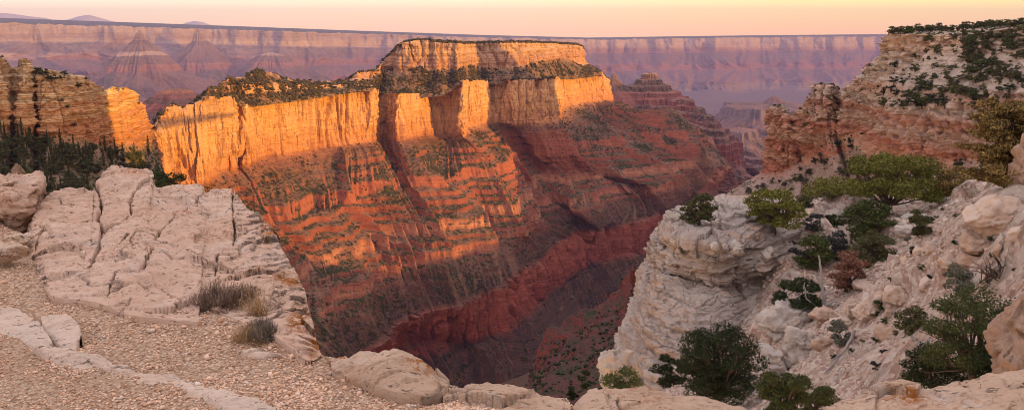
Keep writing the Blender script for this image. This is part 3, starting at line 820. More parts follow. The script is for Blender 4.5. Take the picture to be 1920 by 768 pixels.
H_ = [  # rim, foot of upper cliff, top of lower cliff, foot of lower cliff, scree, distance
 ((1446, 208), (1444, 217), (1440, 236), (1437, 316), (1366, 363), 532),
 ((1441, 203), (1439, 215), (1436, 234), (1432, 319), (1362, 364), 520),
 ((1443, 199), (1440, 214), (1438, 235), (1434, 322), (1385, 380), 512),
 ((1462, 198), (1463, 212), (1462, 238), (1464, 320), (1425, 388), 500),
 ((1472, 205), (1474, 218), (1476, 240), (1485, 308), (1460, 392), 496),
 ((1480, 222), (1481, 230), (1484, 244), (1498, 298), (1488, 394), 500),
 ((1486, 225), (1487, 232), (1489, 246), (1504, 294), (1500, 394), 498),
 ((1492, 210), (1492, 226), (1494, 245), (1512, 288), (1515, 395), 490),
 ((1506, 194), (1506, 212), (1508, 238), (1526, 282), (1540, 396), 484),
 ((1519, 177), (1519, 200), (1520, 235), (1538, 276), (1560, 396), 480),
 ((1524, 159), (1523, 182), (1528, 230), (1547, 272), (1575, 396), 476),
 ((1546, 157), (1546, 182), (1548, 228), (1556, 268), (1590, 396), 472),
 ((1565, 161), (1565, 185), (1566, 225), (1564, 264), (1605, 396), 472),
 ((1571, 176), (1571, 200), (1571, 228), (1570, 262), (1612, 396), 479),
 ((1577, 166), (1577, 190), (1578, 225), (1579, 258), (1620, 395), 468),
 ((1600, 154), (1600, 174), (1600, 214), (1600, 246), (1645, 392), 460),
 ((1612, 146), (1610, 166), (1616, 206), (1617, 244), (1660, 390), 450),
 ((1628, 128), (1628, 148), (1632, 200), (1627, 266), (1672, 388), 436),
 ((1640, 116), (1645, 140), (1640, 198), (1632, 290), (1682, 386), 428),
 ((1652, 98), (1655, 138), (1650, 197), (1645, 302), (1694, 384), 422),
 ((1663, 67), (1668, 136), (1662, 198), (1662, 308), (1706, 382), 418),
 ((1676, 63), (1682, 134), (1676, 199), (1678, 311), (1722, 380), 414),
 ((1700, 64), (1702, 126), (1700, 200), (1702, 313), (1745, 378), 409),
 ((1730, 64), (1722, 110), (1732, 200), (1735, 313), (1775, 375), 402),
 ((1760, 64), (1748, 93), (1760, 197), (1764, 308), (1800, 370), 396),
 ((1798, 66), (1796, 76), (1792, 193), (1798, 300), (1830, 362), 388),
 ((1832, 62), (1832, 72), (1830, 184), (1832, 292), (1862, 355), 380),
 ((1880, 55), (1880, 66), (1872, 176), (1872, 286), (1900, 350), 370),
 ((1930, 50), (1930, 60), (1930, 172), (1930, 284), (1950, 345), 358),
 ((2010, 47), (2010, 58), (2010, 168), (2010, 284), (2020, 345), 335),
 ((2120, 44), (2120, 55), (2120, 165), (2120, 284), (2130, 345), 300),
]
st = []
for rim, a, b_, c, e, D in H_:
    De = 471 if rim[0] in (1571, 1480, 1486) else D
    up = max(0.0, min(1.0, (rim[0] - 1640) / 60.0))
    st.append([(rim[0] + 20, rim[1] + 60 - 56 * up, D * (1.04 + 0.61 * up)), (rim[0] + 6, rim[1] + 1 - 10 * up, D * (1.03 + 0.14 * up)), (*rim, D), (*a, D - 2), (*b_, D - 6 - 28 * up), (*c, D - 9 - 30 * up), (*e, De - 30 - 36 * up), (e[0] - 30, e[1] + 90, De - 90 - 36 * up)])
G, L, sv = loft(st, [5, 16, 46, 60, 76, 40, 14], dens=1.25)
nrm = facing(G, grid_normals(blur(blur(G, 4, 0), 3, 1)))
hor = nrm.copy(); hor[..., 2] = 0
hor /= np.linalg.norm(hor, axis=-1, keepdims=True) + 1e-6
x, y, z = G[..., 0], G[..., 1], G[..., 2]
upw = sstep(1630, 1670, np.interp(sv, np.arange(len(H_)), [h[0][0] for h in H_]))[:, None]
cw = lw(L, [(0, 0), (1.9, 0), (2, .7), (2.1, 1), (2.85, 1), (3.1, .5), (3.6, .35), (3.95, .6), (4.0, .9), (4.1, 1), (4.9, 1), (5.1, .3), (5.4, 0)])[None, :] * np.ones_like(x)
cw = np.where((L[None, :] > 3.05) & (L[None, :] < 4.0) & (upw < 0.5), 1.0, cw)
crack = np.clip(1 - np.abs(noise(x / 7, y / 7, z / 60 + 4)) * 5, 0, 1) ** 1.4
bl = cells(x / 4.2, y / 4.2, z / 2.4)
bl2 = cells(x / 1.7, y / 1.7, z / 1.1)
fl = 3.6 * fbm(x / 16, y / 16, z / 40, 3) - 2.6 * crack + 3.3 * (bl[2] - .5) + 2.2 * bl[3] + 0.9 * (bl2[2] - .5) + .6 * bl2[3] - 0.5 * np.clip(0.2 - bl[1], 0, 1) + 0.8 * BED2(z + 1.2 * noise(x / 30, y / 30, 2))
G = G + hor * (fl * cw)[..., None]
sw = lw(L, [(0, .5), (1.8, .6), (2, 0), (3, 0), (3.3, 1), (3.8, 1), (4, 0), (5, 0), (5.3, 1), (8, 1)])[None, :] * (1 - cw)
bl3 = cells(x / 2.2, y / 2.2, z / 2.2)
G = G + nrm * (sw * (1.6 * fbm(x / 14, y / 14, z / 14, 4) + 0.9 * (0.6 - bl3[0]) * (bl3[2] > 0.5) + 0.35 * fbm(x / 1.5, y / 1.5, z / 1.5, 2)))[..., None]
# stepped beds on the slope between the two cliffs
tw = lw(L, [(0, 0), (3.05, 0), (3.2, 1), (3.9, 1), (4, 0), (9, 0)])[None, :]
wob = 1.2 * noise(G[..., 0] / 22, G[..., 1] / 22, 3.3) + 0.4 * noise(G[..., 0] / 6, G[..., 1] / 6, 1.3)
z2 = ledges(G[..., 2], wob, [(-9.5, 2.4), (-14, 3.0), (-19, 3.2), (-23.5, 3.0), (-28, 3.4)], 0.16)
pres = sstep(-0.25, 0.2, fbm(G[..., 0] / 16, G[..., 1] / 16, G[..., 2] / 9 + 3, 2))
G[..., 2] += (z2 - G[..., 2]) * tw * pres
nz = blur(blur(np.abs(grid_normals(G)[..., 2]), 1, 0), 1, 1)
cl = np.clip(np.maximum(cw * 1.4, sstep(0.7, 0.5, nz) * (L[None, :] > 3) * (L[None, :] < 5.2)), 0, 1)
HD_G, HD_L, HD_sv = G, L, sv
HD_U = np.interp(sv, np.arange(len(H_)), [h[0][0] for h in H_])
hd = link('headland', mesh_from('headland', G, quads=grid_quads(*G.shape[:2]), mat=M_head, attrs={'cliff': cl}))
props(hd, 'shaded headland of red and white banded cliffs with junipers on top', 'headland', kind='structure')

# ------------------------------------------------------------------ left ridge with its golden end tower
ridge_strata = [(-110, (0.34, 0.15, 0.09)), (-70, (0.42, 0.19, 0.11)), (-62, (0.52, 0.23, 0.12)), (-56, (0.57, 0.29, 0.15)), (-50, (0.52, 0.24, 0.125)), (-45, (0.62, 0.38, 0.21)), (-40, (0.56, 0.29, 0.155)),
                (-34, (0.58, 0.40, 0.25)), (-29, (0.54, 0.32, 0.18)), (-24, (0.58, 0.41, 0.27)), (-10, (0.56, 0.40, 0.27))]
M_ridge = canyon_mat('ridge_rock', ridge_strata, ((0.17, 0.115, 0.085), (0.26, 0.19, 0.145)), (0.05, 0.055, 0.03), k=0.26, vegamt=0.4, streak=0.3, varnish=(0.14, 0.07, 0.045), fine=0.4)
Q_ = [
 ((-190, 92), (-190, 240), (-190, 390), 400), ((-90, 98), (-90, 242), (-90, 392), 415), ((-20, 103), (-20, 244), (-20, 392), 428),
 ((0, 105), (0, 245), (0, 393), 432), ((10, 110), (10, 246), (10, 393), 434), ((18, 122), (18, 246), (18, 393), 440), ((24, 129), (24, 247), (24, 393), 444), ((34, 126), (34, 247), (34, 393), 440),
 ((38, 111), (38, 247), (38, 393), 436), ((47, 108), (47, 248), (47, 393), 436), ((56, 113), (56, 250), (56, 393), 438), ((61, 128), (62, 252), (62, 393), 446), ((66, 128), (67, 253), (67, 393), 452), ((74, 127), (75, 255), (75, 393), 444),
 ((95, 131), (96, 259), (100, 394), 446), ((120, 136), (122, 260), (128, 395), 452), ((150, 143), (152, 261), (162, 396), 464), ((163, 147), (166, 263), (178, 397), 470), ((176, 157), (178, 266), (196, 398), 480),
 ((188, 166), (192, 270), (212, 400), 492), ((197, 171), (202, 274), (225, 402), 505), ((203, 168), (208, 275), (232, 402), 506), ((212, 164), (217, 272), (243, 402), 512), ((219, 164), (226, 270), (252, 402), 520),
 ((222, 173), (230, 270), (256, 402), 526), ((226, 166), (235, 270), (262, 402), 530), ((237, 163), (247, 270), (275, 402), 540), ((246, 170), (256, 273), (285, 402), 552), ((254, 182), (265, 276), (294, 402), 566),
 ((262, 191), (272, 276), (300, 402), 580), ((268, 196), (279, 272), (306, 402), 596), ((273, 216), (283, 270), (310, 398), 612), ((279, 240), (288, 275), (316, 396), 640), ((290, 268), (296, 296), (324, 394), 690), ((300, 285), (306, 318), (334, 390), 740),
]
st = []
for rim, a, e, D in Q_:
    k_ = sstep(170, 215, rim[0])
    st.append([(rim[0] - 6, rim[1] + 70, D + 60), (rim[0] - 2, rim[1] + 1, D + 26 - 16 * k_), (*rim, D + 10), (rim[0] * .5 + a[0] * .5, rim[1] * .5 + a[1] * .5, D + 4), (*a, D), (a[0] * .55 + e[0] * .45, a[1] * .55 + e[1] * .45, D - 22), (*e, D - 58), (e[0], e[1] + 120, D - 100), (e[0] + 30, e[1] + 520, D - 150)])
G, L, sv = loft(st, [5, 8, 62, 60, 30, 40, 12, 10], dens=1.6)
nrm = facing(G, grid_normals(blur(blur(G, 3, 0), 3, 1)))
hor = nrm.copy(); hor[..., 2] = 0
hor /= np.linalg.norm(hor, axis=-1, keepdims=True) + 1e-6
x, y, z = G[..., 0], G[..., 1], G[..., 2]
cw = lw(L, [(0, 0), (1.4, 0), (2, .7), (2.1, 1), (3.85, 1), (4.1, .3), (4.3, 0)])[None, :] * np.ones_like(x)
crack = np.clip(1 - np.abs(noise(x / 9, y / 9, z / 90 + 4)) * 6, 0, 1) ** 1.4
bl = cells(x / 4.4, y / 4.4, z / 2.6); bl2 = cells(x / 1.8, y / 1.8, z / 1.1)
fl = 3.4 * fbm(x / 18, y / 18, z / 50, 3) - 2.8 * crack + 2.0 * (bl[2] - .5) + 1.3 * bl[3] + .8 * (bl2[2] - .5) + .5 * bl2[3] + 1.4 * BED2(z + 1.2 * noise(x / 30, y / 30, 2) + 0.05 * x)
G = G + hor * (fl * cw)[..., None]
G = G + nrm * ((1 - cw) * (1.7 * fbm(x / 16, y / 16, z / 16, 4) + .3 * fbm(x / 1.6, y / 1.6, z / 1.6, 2)))[..., None]
RG_G, RG_L, RG_U = G, L, np.interp(sv, np.arange(len(Q_)), [h[0][0] for h in Q_])
rd = link('ridge', mesh_from('ridge', G, quads=grid_quads(*G.shape[:2]), mat=M_ridge, attrs={'cliff': np.clip(cw * 1.3, 0, 1)}))
props(rd, 'banded tan cliff ridge at the left ending in a sunlit golden tower', 'ridge', kind='structure')

# ------------------------------------------------------------------ unseen plateau behind the right shoulder, profile shaped to shade everything close by
oo = np.concatenate([np.linspace(-520, 230, 80), np.linspace(235, 566, 90)])
aa = np.concatenate([np.linspace(14, 120, 40), np.linspace(124, 900, 90)])
O, A_ = np.meshgrid(oo, aa, indexing='ij')
hill = np.interp(O, [-520, -200, -60, 100, 250, 268, 345, 384, 508, 530, 566], [60, 90, 112, 118, 118, 4, 2, 41, 41, 10, -140])
up_ = np.interp(A_, [14, 60, 160, 420], [0.0, 0.12, 0.82, 1.0])
up2 = np.where(O > 300, np.interp(A_, [14, 60, 130, 900], [0.0, 0.4, 1.0, 1.0]), up_)
Zp = -18 + (hill + 18) * up2 + 3 * fbm(O / 60, A_ / 60, 0, 4)
Zp = np.where((O > 522), np.minimum(Zp, hill), Zp)
Zp = np.where((O < 30) & (A_ < 40), np.minimum(Zp, -2.2 - 0.2 * O.clip(0)), Zp)
Xp, Yp = 0.6 * O + 0.8 * A_, 0.8 * O - 0.6 * A_
Gp = np.stack([Xp, Yp, Zp], -1)
def skirt(r_, dx, dy):
    r_ = r_.copy(); r_[..., 2] -= 260; r_[..., 0] += dx; r_[..., 1] += dy
    return r_


Gp = np.concatenate([skirt(Gp[:1], -20, -30), Gp, skirt(Gp[-1:], 20, 30)])
Gp = np.concatenate([Gp, skirt(Gp[:, -1:], 40, -30)], 1)
pl = link('plateau', mesh_from('plateau', Gp, quads=grid_quads(*Gp.shape[:2]), mat=M_head, attrs={'cliff': np.zeros(Gp.shape[:2])}))
props(pl, 'unseen plateau behind the viewpoint, shaped to shade it', 'plateau', kind='structure')
# unseen ridge added beyond the headland, crest shaped to shade the mesa
cr = np.array([(540, 290, -95), (600, 330, -100), (640, 390, -150), (690, 470, -192), (760, 640, -206), (800, 780, -203), (830, 865, -180), (860, 950, -130), (915, 1040, -100), (922, 1052, 165), (945, 1085, 160), (985, 1160, 40), (1025, 1240, -66), (1060, 1340, -62), (1130, 1480, -55), (1230, 1680, -80), (1350, 1900, -110), (1550, 2260, -62), (1700, 2520, -20), (1900, 2900, 12), (2130, 3320, 6), (2330, 3650, -60)], float)
tt = np.linspace(0, len(cr) - 1, 400)
C3 = np.stack([np.interp(tt, np.arange(len(cr)), cr[:, i]) for i in range(3)], -1)
dn = np.array([-0.88, 0.47, 0.0])
pf = [(0.35, -0.35), (0.2, -0.02), (0, 0), (-0.03, -60), (-90, -120), (-96, -180), (-220, -280), (-228, -360), (-420, -480)]
rows = []
for k_, (dx, dz) in enumerate(pf):
    if k_ == 0: r_ = C3 + np.array([150, -80, 0]); r_[:, 2] = -520
    elif k_ == 1: r_ = C3 + np.array([60, -32, -3])
    else: r_ = C3 - dn * (dx if abs(dx) > 1 else 0); r_[:, 2] += dz
    rows.append(r_)
Gc = np.stack(rows, 1)
Gd = []
for k_ in range(len(pf) - 1):
    for j in range(12): Gd.append(Gc[:, k_] * (1 - j / 12) + Gc[:, k_ + 1] * j / 12)
Gd.append(Gc[:, -1]); Gd = np.stack(Gd, 1)
x, y, z = Gd[..., 0], Gd[..., 1], Gd[..., 2]
Gd[..., 0] += 22 * fbm(x / 90, y / 90, z / 200, 4); Gd[..., 2] += 10 * fbm(x / 70, y / 70, 3, 4)
props(link('shade_ridge', mesh_from('shade_ridge', Gd, quads=grid_quads(*Gd.shape[:2]), mat=M_mesa, attrs={'cliff': 0.6 * np.ones(Gd.shape[:2])})),
      'unseen ridge added beyond the right headland to shade the mesa', 'canyon wall', kind='structure')

# ------------------------------------------------------------------ dark red slope at the foot of the pale outcrop
W_ = [
 [(1190, 500, 640), (1175, 590, 560), (1165, 700, 450), (1165, 800, 340)],
 [(1170, 540, 650), (1150, 600, 570), (1130, 690, 460), (1120, 800, 340)],
 [(1135, 568, 660), (1110, 618, 590), (1085, 690, 480), (1070, 800, 340)],
 [(1090, 592, 670), (1075, 628, 610), (1050, 690, 490), (1030, 800, 350)],
 [(1050, 608, 670), (1046, 640, 620), (1030, 695, 500), (1000, 800, 360)],
 [(1033, 618, 680), (1031, 656, 640), (1010, 705, 520), (970, 800, 370)],
 [(1010, 640, 700), (1008, 690, 670), (985, 740, 540), (940, 820, 380)],
]
st = [[(s_[0][0] + 10, s_[0][1] + 40, s_[0][2] + 60)] + s_ for s_ in W_][::-1]
G, L, sv = loft(st, [6, 40, 50, 30], dens=1.1)
nrm = facing(G, grid_normals(blur(G, 3, 0)))
x, y, z = G[..., 0], G[..., 1], G[..., 2]
G = G + nrm * (9 * (ridged(x / 60, y / 60, z / 200, 3) - .5) + 3.5 * fbm(x / 12, y / 12, z / 12, 4))[..., None]
G[..., 2] = ledges(G[..., 2], 2 * noise(x / 40, y / 40, 2), [(-225, 9), (-242, 7), (-205, 6), (-190, 9)], 0.25)
nz = blur(np.abs(grid_normals(G)[..., 2]), 1, 0)
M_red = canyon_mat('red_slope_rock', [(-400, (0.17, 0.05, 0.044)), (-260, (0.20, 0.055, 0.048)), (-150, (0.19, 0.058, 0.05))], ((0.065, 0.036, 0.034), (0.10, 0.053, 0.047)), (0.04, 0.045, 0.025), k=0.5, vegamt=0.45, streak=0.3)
RS_G = G
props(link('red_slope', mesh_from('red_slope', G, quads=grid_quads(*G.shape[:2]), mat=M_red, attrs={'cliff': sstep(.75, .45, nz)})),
      'dark red scrubby slope in shade below the pale outcrop', 'slope', kind='structure')
# ------------------------------------------------------------------ pale outcrop and the stony slope beside it
def lime_mat(name, a, b2, tan, scale=1.0, rough_b=0.12, lichen=0.0, beds=0.0, crev=0.6, dark=0.5, big=None):
    b = N(name)
    p = b.pos()
    n1 = b.noise(b.scale(p, 0.55 * scale), 1, 7, 0.65)
    c = b.mix(b.rng(n1, 0.35, 0.65), a, b2)
    n2 = b.noise(b.scale(p, (0.9 * scale, 0.9 * scale, 1.6 * scale)), 1, 5, 0.6, 0.6)
    c = b.mix(b.rng(n2, 0.52, 0.66, 0, 0.75), c, tan)
    # grey weathering in patches with an edge of their own, pits
    n3 = b.noise(b.scale(p, 2.6 * scale), 1, 8, 0.75, 0.4)
    c = b.mix(b.rng(n3, 0.56, 0.68, 0, dark), c, (0.16, 0.14, 0.14))
    n4 = b.noise(b.scale(p, 9 * scale), 1, 5, 0.7)
    c = b.mix(b.rng(n4, 0.62, 0.70, 0, 0.55), c, (0.10, 0.075, 0.065))
    if lichen:
        n5 = b.noise(b.scale(p, 1.3 * scale), 1, 3, 0.6)
        n6 = b.noise(b.scale(p, 16 * scale), 1, 5, 0.7)
        m = b.math('MULTIPLY', b.rng(n5, 0.50, 0.62), b.rng(n6, 0.52, 0.58))
        c = b.mix(b.math('MULTIPLY', m, lichen), c, (0.36, 0.12, 0.03))
    if crev:
        c = b.mix(b.math('MULTIPLY', b.attr('crevice'), crev), c, (0.09, 0.07, 0.06))  # shade of the crevices put into the stone colour
    h = b.math('ADD', b.math('MULTIPLY', b.noise(b.scale(p, 3.2 * scale), 1, 9, 0.68), 1.0), b.math('MULTIPLY', n4, 0.25))
    if beds:
        h = b.math('ADD', h, b.math('MULTIPLY', b.noise(b.scale(p, (0.6 * scale, 0.6 * scale, 6 * scale)), 1, 4, 0.7), beds))
    return b.bsdf(c, 0.92, b.bump(h, rough_b / scale, 0.9), 0.12)


M_out = lime_mat('outcrop_rock', (0.45, 0.385, 0.355), (0.37, 0.305, 0.28), (0.42, 0.27, 0.19), scale=0.42, rough_b=0.16, beds=1.6, dark=0.55)
V_ = [
 [(1292, 420, 90), (1280, 393, 78), (1272, 396, 76), (1256, 416, 75), (1238, 432, 74.5), (1218, 492, 74), (1186, 592, 75), (1165, 662, 76), (1158, 780, 77)],
 [(1284, 420, 90), (1276, 391, 75), (1266, 394, 73), (1251, 416, 72), (1234, 434, 71), (1214, 494, 71.4), (1174, 594, 71), (1159, 662, 72), (1150, 780, 72)],
 [(1284, 410, 90), (1284, 388, 75), (1274, 392, 70), (1262, 418, 68), (1244, 442, 66.5), (1224, 500, 67.2), (1184, 600, 66), (1168, 668, 66), (1168, 780, 64)],
 [(1300, 410, 92), (1300, 386, 76), (1300, 389, 69), (1292, 424, 66), (1268, 448, 63.5), (1246, 510, 64.4), (1206, 604, 62), (1192, 680, 61), (1200, 780, 59)],
 [(1325, 400, 94), (1325, 374, 78), (1325, 378, 69), (1322, 424, 65.5), (1306, 456, 62), (1285, 522, 63.4), (1250, 610, 60), (1238, 690, 58.5), (1250, 790, 56)],
 [(1352, 400, 94), (1352, 367, 79), (1350, 370, 69), (1350, 424, 65), (1342, 463, 61), (1326, 532, 62.6), (1294, 614, 58.5), (1282, 696, 57), (1295, 795, 55)],
 [(1380, 400, 94), (1380, 370, 79), (1376, 374, 69.5), (1374, 424, 65), (1370, 465, 61), (1356, 538, 62.6), (1330, 616, 58.4), (1318, 702, 56.5), (1330, 800, 54.5)],
 [(1408, 400, 96), (1408, 374, 80), (1404, 378, 70), (1400, 424, 65.5), (1396, 464, 61.8), (1386, 540, 63.2), (1366, 618, 59), (1352, 706, 56.4), (1366, 805, 54)],
 [(1440, 400, 96), (1440, 374, 81), (1440, 380, 71), (1432, 428, 66.5), (1424, 462, 63.5), (1418, 530, 64.4), (1402, 616, 60.4), (1388, 708, 57), (1402, 810, 54)],
 [(1470, 400, 98), (1470, 376, 82), (1470, 384, 73), (1462, 432, 68), (1450, 470, 65.4), (1450, 530, 65.4), (1430, 618, 61.2), (1416, 710, 57), (1430, 815, 53)],
 [(1510, 410, 98), (1510, 380, 84), (1508, 392, 75), (1500, 442, 70), (1486, 490, 67), (1486, 545, 64.6), (1464, 630, 60), (1448, 720, 55.6), (1460, 820, 52)],
 [(1570, 420, 98), (1570, 384, 86), (1566, 400, 77), (1556, 460, 71), (1536, 520, 66), (1530, 570, 63), (1504, 650, 57), (1490, 730, 53), (1500, 820, 50)],
]
G, L, sv = loft(V_, [3, 8, 26, 26, 50, 70, 50, 50], dens=1.15)
nrm = facing(G, grid_normals(blur(blur(G, 4, 0), 3, 1)))
x, y, z = G[..., 0], G[..., 1], G[..., 2]
wx = 0.5 * fbm(x / 1.6, y / 1.6, z / 1.6, 2)
c1 = cells(x / 2.1 + wx, y / 2.1 + wx, z / 0.75 + wx)
c2 = cells(x / 0.85 + wx, y / 0.85, z / 0.32 + wx)
c3 = cells(x / 0.36, y / 0.36, z / 0.26)
big = lw(L, [(0, .1), (2, .3), (3, .8), (3.6, 1), (5, 1), (5.4, .4), (6, .25), (7, .4), (8, .4)])[None, :]
sml = lw(L, [(0, .1), (2, .5), (4, .7), (5.2, .9), (6, .9), (8, .8)])[None, :]
rgt = sstep(1400, 1460, np.interp(sv, np.arange(len(V_)), [s_[4][0] for s_ in V_]))[:, None]
big = big * (1 - 0.75 * rgt); sml = sml * (1 - 0.6 * rgt)
crv = np.clip(np.clip(1 - c1[1] * 12, 0, 1) * big * .8 + np.clip(1 - c2[1] * 9, 0, 1) * sml * 0.4, 0, 1)
dsp = 0.7 * fbm(x / 5, y / 5, z / 3, 3) + big * (0.34 * (c1[2] - .5) + 0.42 * c1[3]) + sml * (0.16 * (c2[2] - .5) + 0.16 * c2[3]) + (0.06 * (c3[2] - .5) + .08 * c3[3]) * sml
bz = z + 0.5 * noise(x / 7, y / 7, 1) + .1 * noise(x / 1.5, y / 1.5, 4)
lay = np.floor(bz / .62); lf_ = bz / .62 - lay
dsp = dsp + (0.42 * noise(0.2, 0.4, bz / 1.1) + .30 * (hash01(lay.astype(int) + 500) - .5) - .16 * sstep(.82, 1, lf_) + 0.16 * noise(0.9, 0.4, bz / 0.28)) * np.where(L[None, :] > 2, 1, .3)
G = G + nrm * dsp[..., None]
OUT_G, OUT_L = G, L
oc = link('limestone_outcrop', mesh_from('limestone_outcrop', G, quads=grid_quads(*G.shape[:2]), mat=M_out, attrs={'crevice': crv}))
props(oc, 'pale bulging limestone outcrop with an overhanging blocky band', 'outcrop', kind='structure')

# stony slope climbing to the right
b = N('scree')
p = b.pos()
v1 = b.voro(p, 1.7, out='Color'); vd = b.voro(p, 1.7)
v2 = b.voro(p, 5.0, out='Color'); vd2 = b.voro(p, 5.0)
dirt = b.mix(b.rng(b.noise(p, 0.35, 5, 0.6), 0.35, 0.65), (0.27, 0.165, 0.13), (0.34, 0.265, 0.235))
s1 = b.sep(v1)[0]; s2 = b.sep(v2)[0]
c = b.mix(b.rng(s2, 0.45, 0.5, 0, 0.8), dirt, b.mix(b.sep(v2)[1], (0.42, 0.29, 0.22), (0.58, 0.49, 0.44)))
c = b.mix(b.rng(s1, 0.68, 0.70, 0, 0.85), c, b.mix(b.sep(v1)[1], (0.42, 0.33, 0.28), (0.54, 0.46, 0.41)))
c = b.mix(b.rng(b.noise(p, 2.2, 5, 0.7), 0.6, 0.7, 0, 0.45), c, (0.12, 0.10, 0.09))
hh = b.math('ADD', b.math('MULTIPLY', b.math('MULTIPLY', b.math('SUBTRACT', 0.6, vd2), b.rng(s2, .45, .5)), 0.5),
            b.math('ADD', b.math('MULTIPLY', b.math('MULTIPLY', b.math('SUBTRACT', 0.7, vd), b.rng(s1, .68, .70)), 1.6), b.math('MULTIPLY', b.noise(p, 4.0, 8, 0.7), 0.5)))
M_scree = b.bsdf(c, 0.95, b.bump(hh, 0.22, 1.0), 0.1)
S_ = []
rows_ = [
 [(1440, 386, 86), (1480, 385, 80), (1600, 368, 84), (1720, 366, 84), (1820, 362, 74), (1900, 352, 54), (2060, 330, 44)],
 [(1440, 442, 76), (1484, 440, 70.5), (1600, 428, 70), (1720, 415, 68), (1820, 400, 58), (1920, 376, 42), (2060, 350, 31)],
 [(1412, 525, 68), (1474, 520, 61.5), (1600, 498, 60), (1720, 468, 56), (1820, 438, 46), (1920, 416, 33), (2060, 396, 23)],
 [(1362, 610, 67), (1446, 600, 55), (1560, 578, 52), (1690, 548, 47), (1800, 518, 37), (1920, 488, 25), (2060, 460, 17)],
 [(1300, 700, 63), (1420, 680, 50), (1530, 652, 45), (1660, 630, 39), (1790, 600, 29), (1920, 570, 19), (2060, 540, 13)],
 [(1200, 768, 47), (1400, 760, 45), (1520, 730, 38), (1650, 704, 31), (1790, 682, 22), (1920, 660, 14), (2060, 640, 10)],
 [(1080, 840, 36), (1330, 830, 40), (1500, 830, 29), (1640, 800, 24), (1790, 790, 16), (1920, 790, 10.5), (2060, 790, 8)],
]
st = [[(r_[i][0], r_[i][1] + 30, r_[i][2] + 14) if k_ == 0 else rows_[k_ - 1][i] for k_ in range(len(rows_) + 1)] for i, r_ in [(i, rows_[0]) for i in range(7)]]
G, L, sv = loft(st, [4, 44, 56, 60, 60, 56, 40], dens=1.25)
nrm = facing(G, grid_normals(G))
x, y, z = G[..., 0], G[..., 1], G[..., 2]
near = sstep(60, 15, y)
q1 = cells(x / 1.5, y / 1.5, 0); q2 = cells(x / .55, y / .55, 0)
rock_rib = sstep(0.05, 0.35, fbm(x / 9, y / 9, 2.2, 3)) * sstep(20, 36, y)
dsp = 0.9 * fbm(x / 9, y / 9, 2.2, 4) + rock_rib * 0.9 + (0.55 - q1[0]) * 0.5 * (q1[2] > .62) + (0.5 - q2[0]) * 0.22 * (q2[2] > .5) + 0.06 * fbm(x / .3, y / .3, 0, 3)
dsp = dsp * np.clip(y / 22, 0.25, 1)
G = G + nrm * dsp[..., None]
SC_G = G
scr = link('stony_slope', mesh_from('stony_slope', G, quads=grid_quads(*G.shape[:2]), mat=M_scree))
props(scr, 'steep stony slope with scattered rocks climbing to the right', 'slope', kind='structure')

_sc_uv = np.stack(project(SC_G.reshape(-1, 3))[:2], -1)
_hd_uv = np.stack(project(HD_G.reshape(-1, 3))[:2], -1)
_rg_uv = np.stack(project(RG_G.reshape(-1, 3))[:2], -1)
_ou_uv = np.stack(project(OUT_G.reshape(-1, 3))[:2], -1)
_rs_uv = np.stack(project(RS_G.reshape(-1, 3))[:2], -1)
SURF = {'scree': (_sc_uv, SC_G.reshape(-1, 3)), 'head': (_hd_uv, HD_G.reshape(-1, 3)), 'ridge': (_rg_uv, RG_G.reshape(-1, 3)), 'out': (_ou_uv, OUT_G.reshape(-1, 3)), 'red': (_rs_uv, RS_G.reshape(-1, 3))}


def foot(surf, u, v):
    """nearest visible spot of a surface under (u, v)"""
    uv, X3 = SURF[surf]
    d = np.hypot(uv[:, 0] - u, uv[:, 1] - v)
    i = np.argsort(d)[:12]
    i = i[d[i] < d[i[0]] + 2.5]
    return X3[i[np.argmin(X3[i, 1])]].copy()


# ------------------------------------------------------------------ loose rocks
def ico(sub):
    import bmesh
    bm = bmesh.new()
    bmesh.ops.create_icosphere(bm, subdivisions=sub, radius=1.0)
    bm.verts.ensure_lookup_table()
    v = np.array([q.co[:] for q in bm.verts]); f = np.array([[a.index for a in p_.verts] for p_ in bm.faces])
    bm.free()
    return v, f


ICO = {k_: ico(k_) for k_ in (1, 2, 3, 4, 5, 6)}


def rock_shape(sub, seed, size, facets=13, rough=0.05, roundness=0.15, slab=1.0):
    """angular block: a ball cut by random planes, then weathered"""
    v, f = ICO[sub]
    r_ = np.random.default_rng(seed)
    nn = r_.normal(size=(facets, 3)); nn[:, 2] *= slab
    nn /= np.linalg.norm(nn, axis=1)[:, None]
    dist = r_.uniform(0.5, 0.86, facets)
    dots = np.clip(v @ nn.T, 1e-3, None) / dist
    k_ = 1.0 / np.maximum(1.0 / 1.02, (dots ** (2 / roundness)).sum(1) ** (roundness / 2))
    w_ = v * k_[:, None]
    s_ = np.asarray(size, float)
    w_ = w_ * s_
    m = s_.mean()
    nd = fbm(w_[:, 0] / m * 2.2 + seed, w_[:, 1] / m * 2.2, w_[:, 2] / m * 2.2, 5, 0.55)
    if sub >= 4:
        fc = cells(w_[:, 0] / m * 2.4 + seed, w_[:, 1] / m * 2.4, w_[:, 2] / m * 3.6)
        fc2 = cells(w_[:, 0] / m * 6 + seed, w_[:, 1] / m * 6, w_[:, 2] / m * 8)
        nd = nd + 1.3 * fc[3] + 1.0 * (fc[2] - .5) + .5 * fc2[3]
        cr_ = np.clip(1 - np.abs(noise(w_[:, 0] / m * 1.6 + seed, w_[:, 1] / m * 1.6, w_[:, 2] / m * 3.0)) * 9, 0, 1)
        nd = nd - 0.6 * cr_
    w_ = w_ + v * (nd * rough * m)[:, None]
    return w_, f


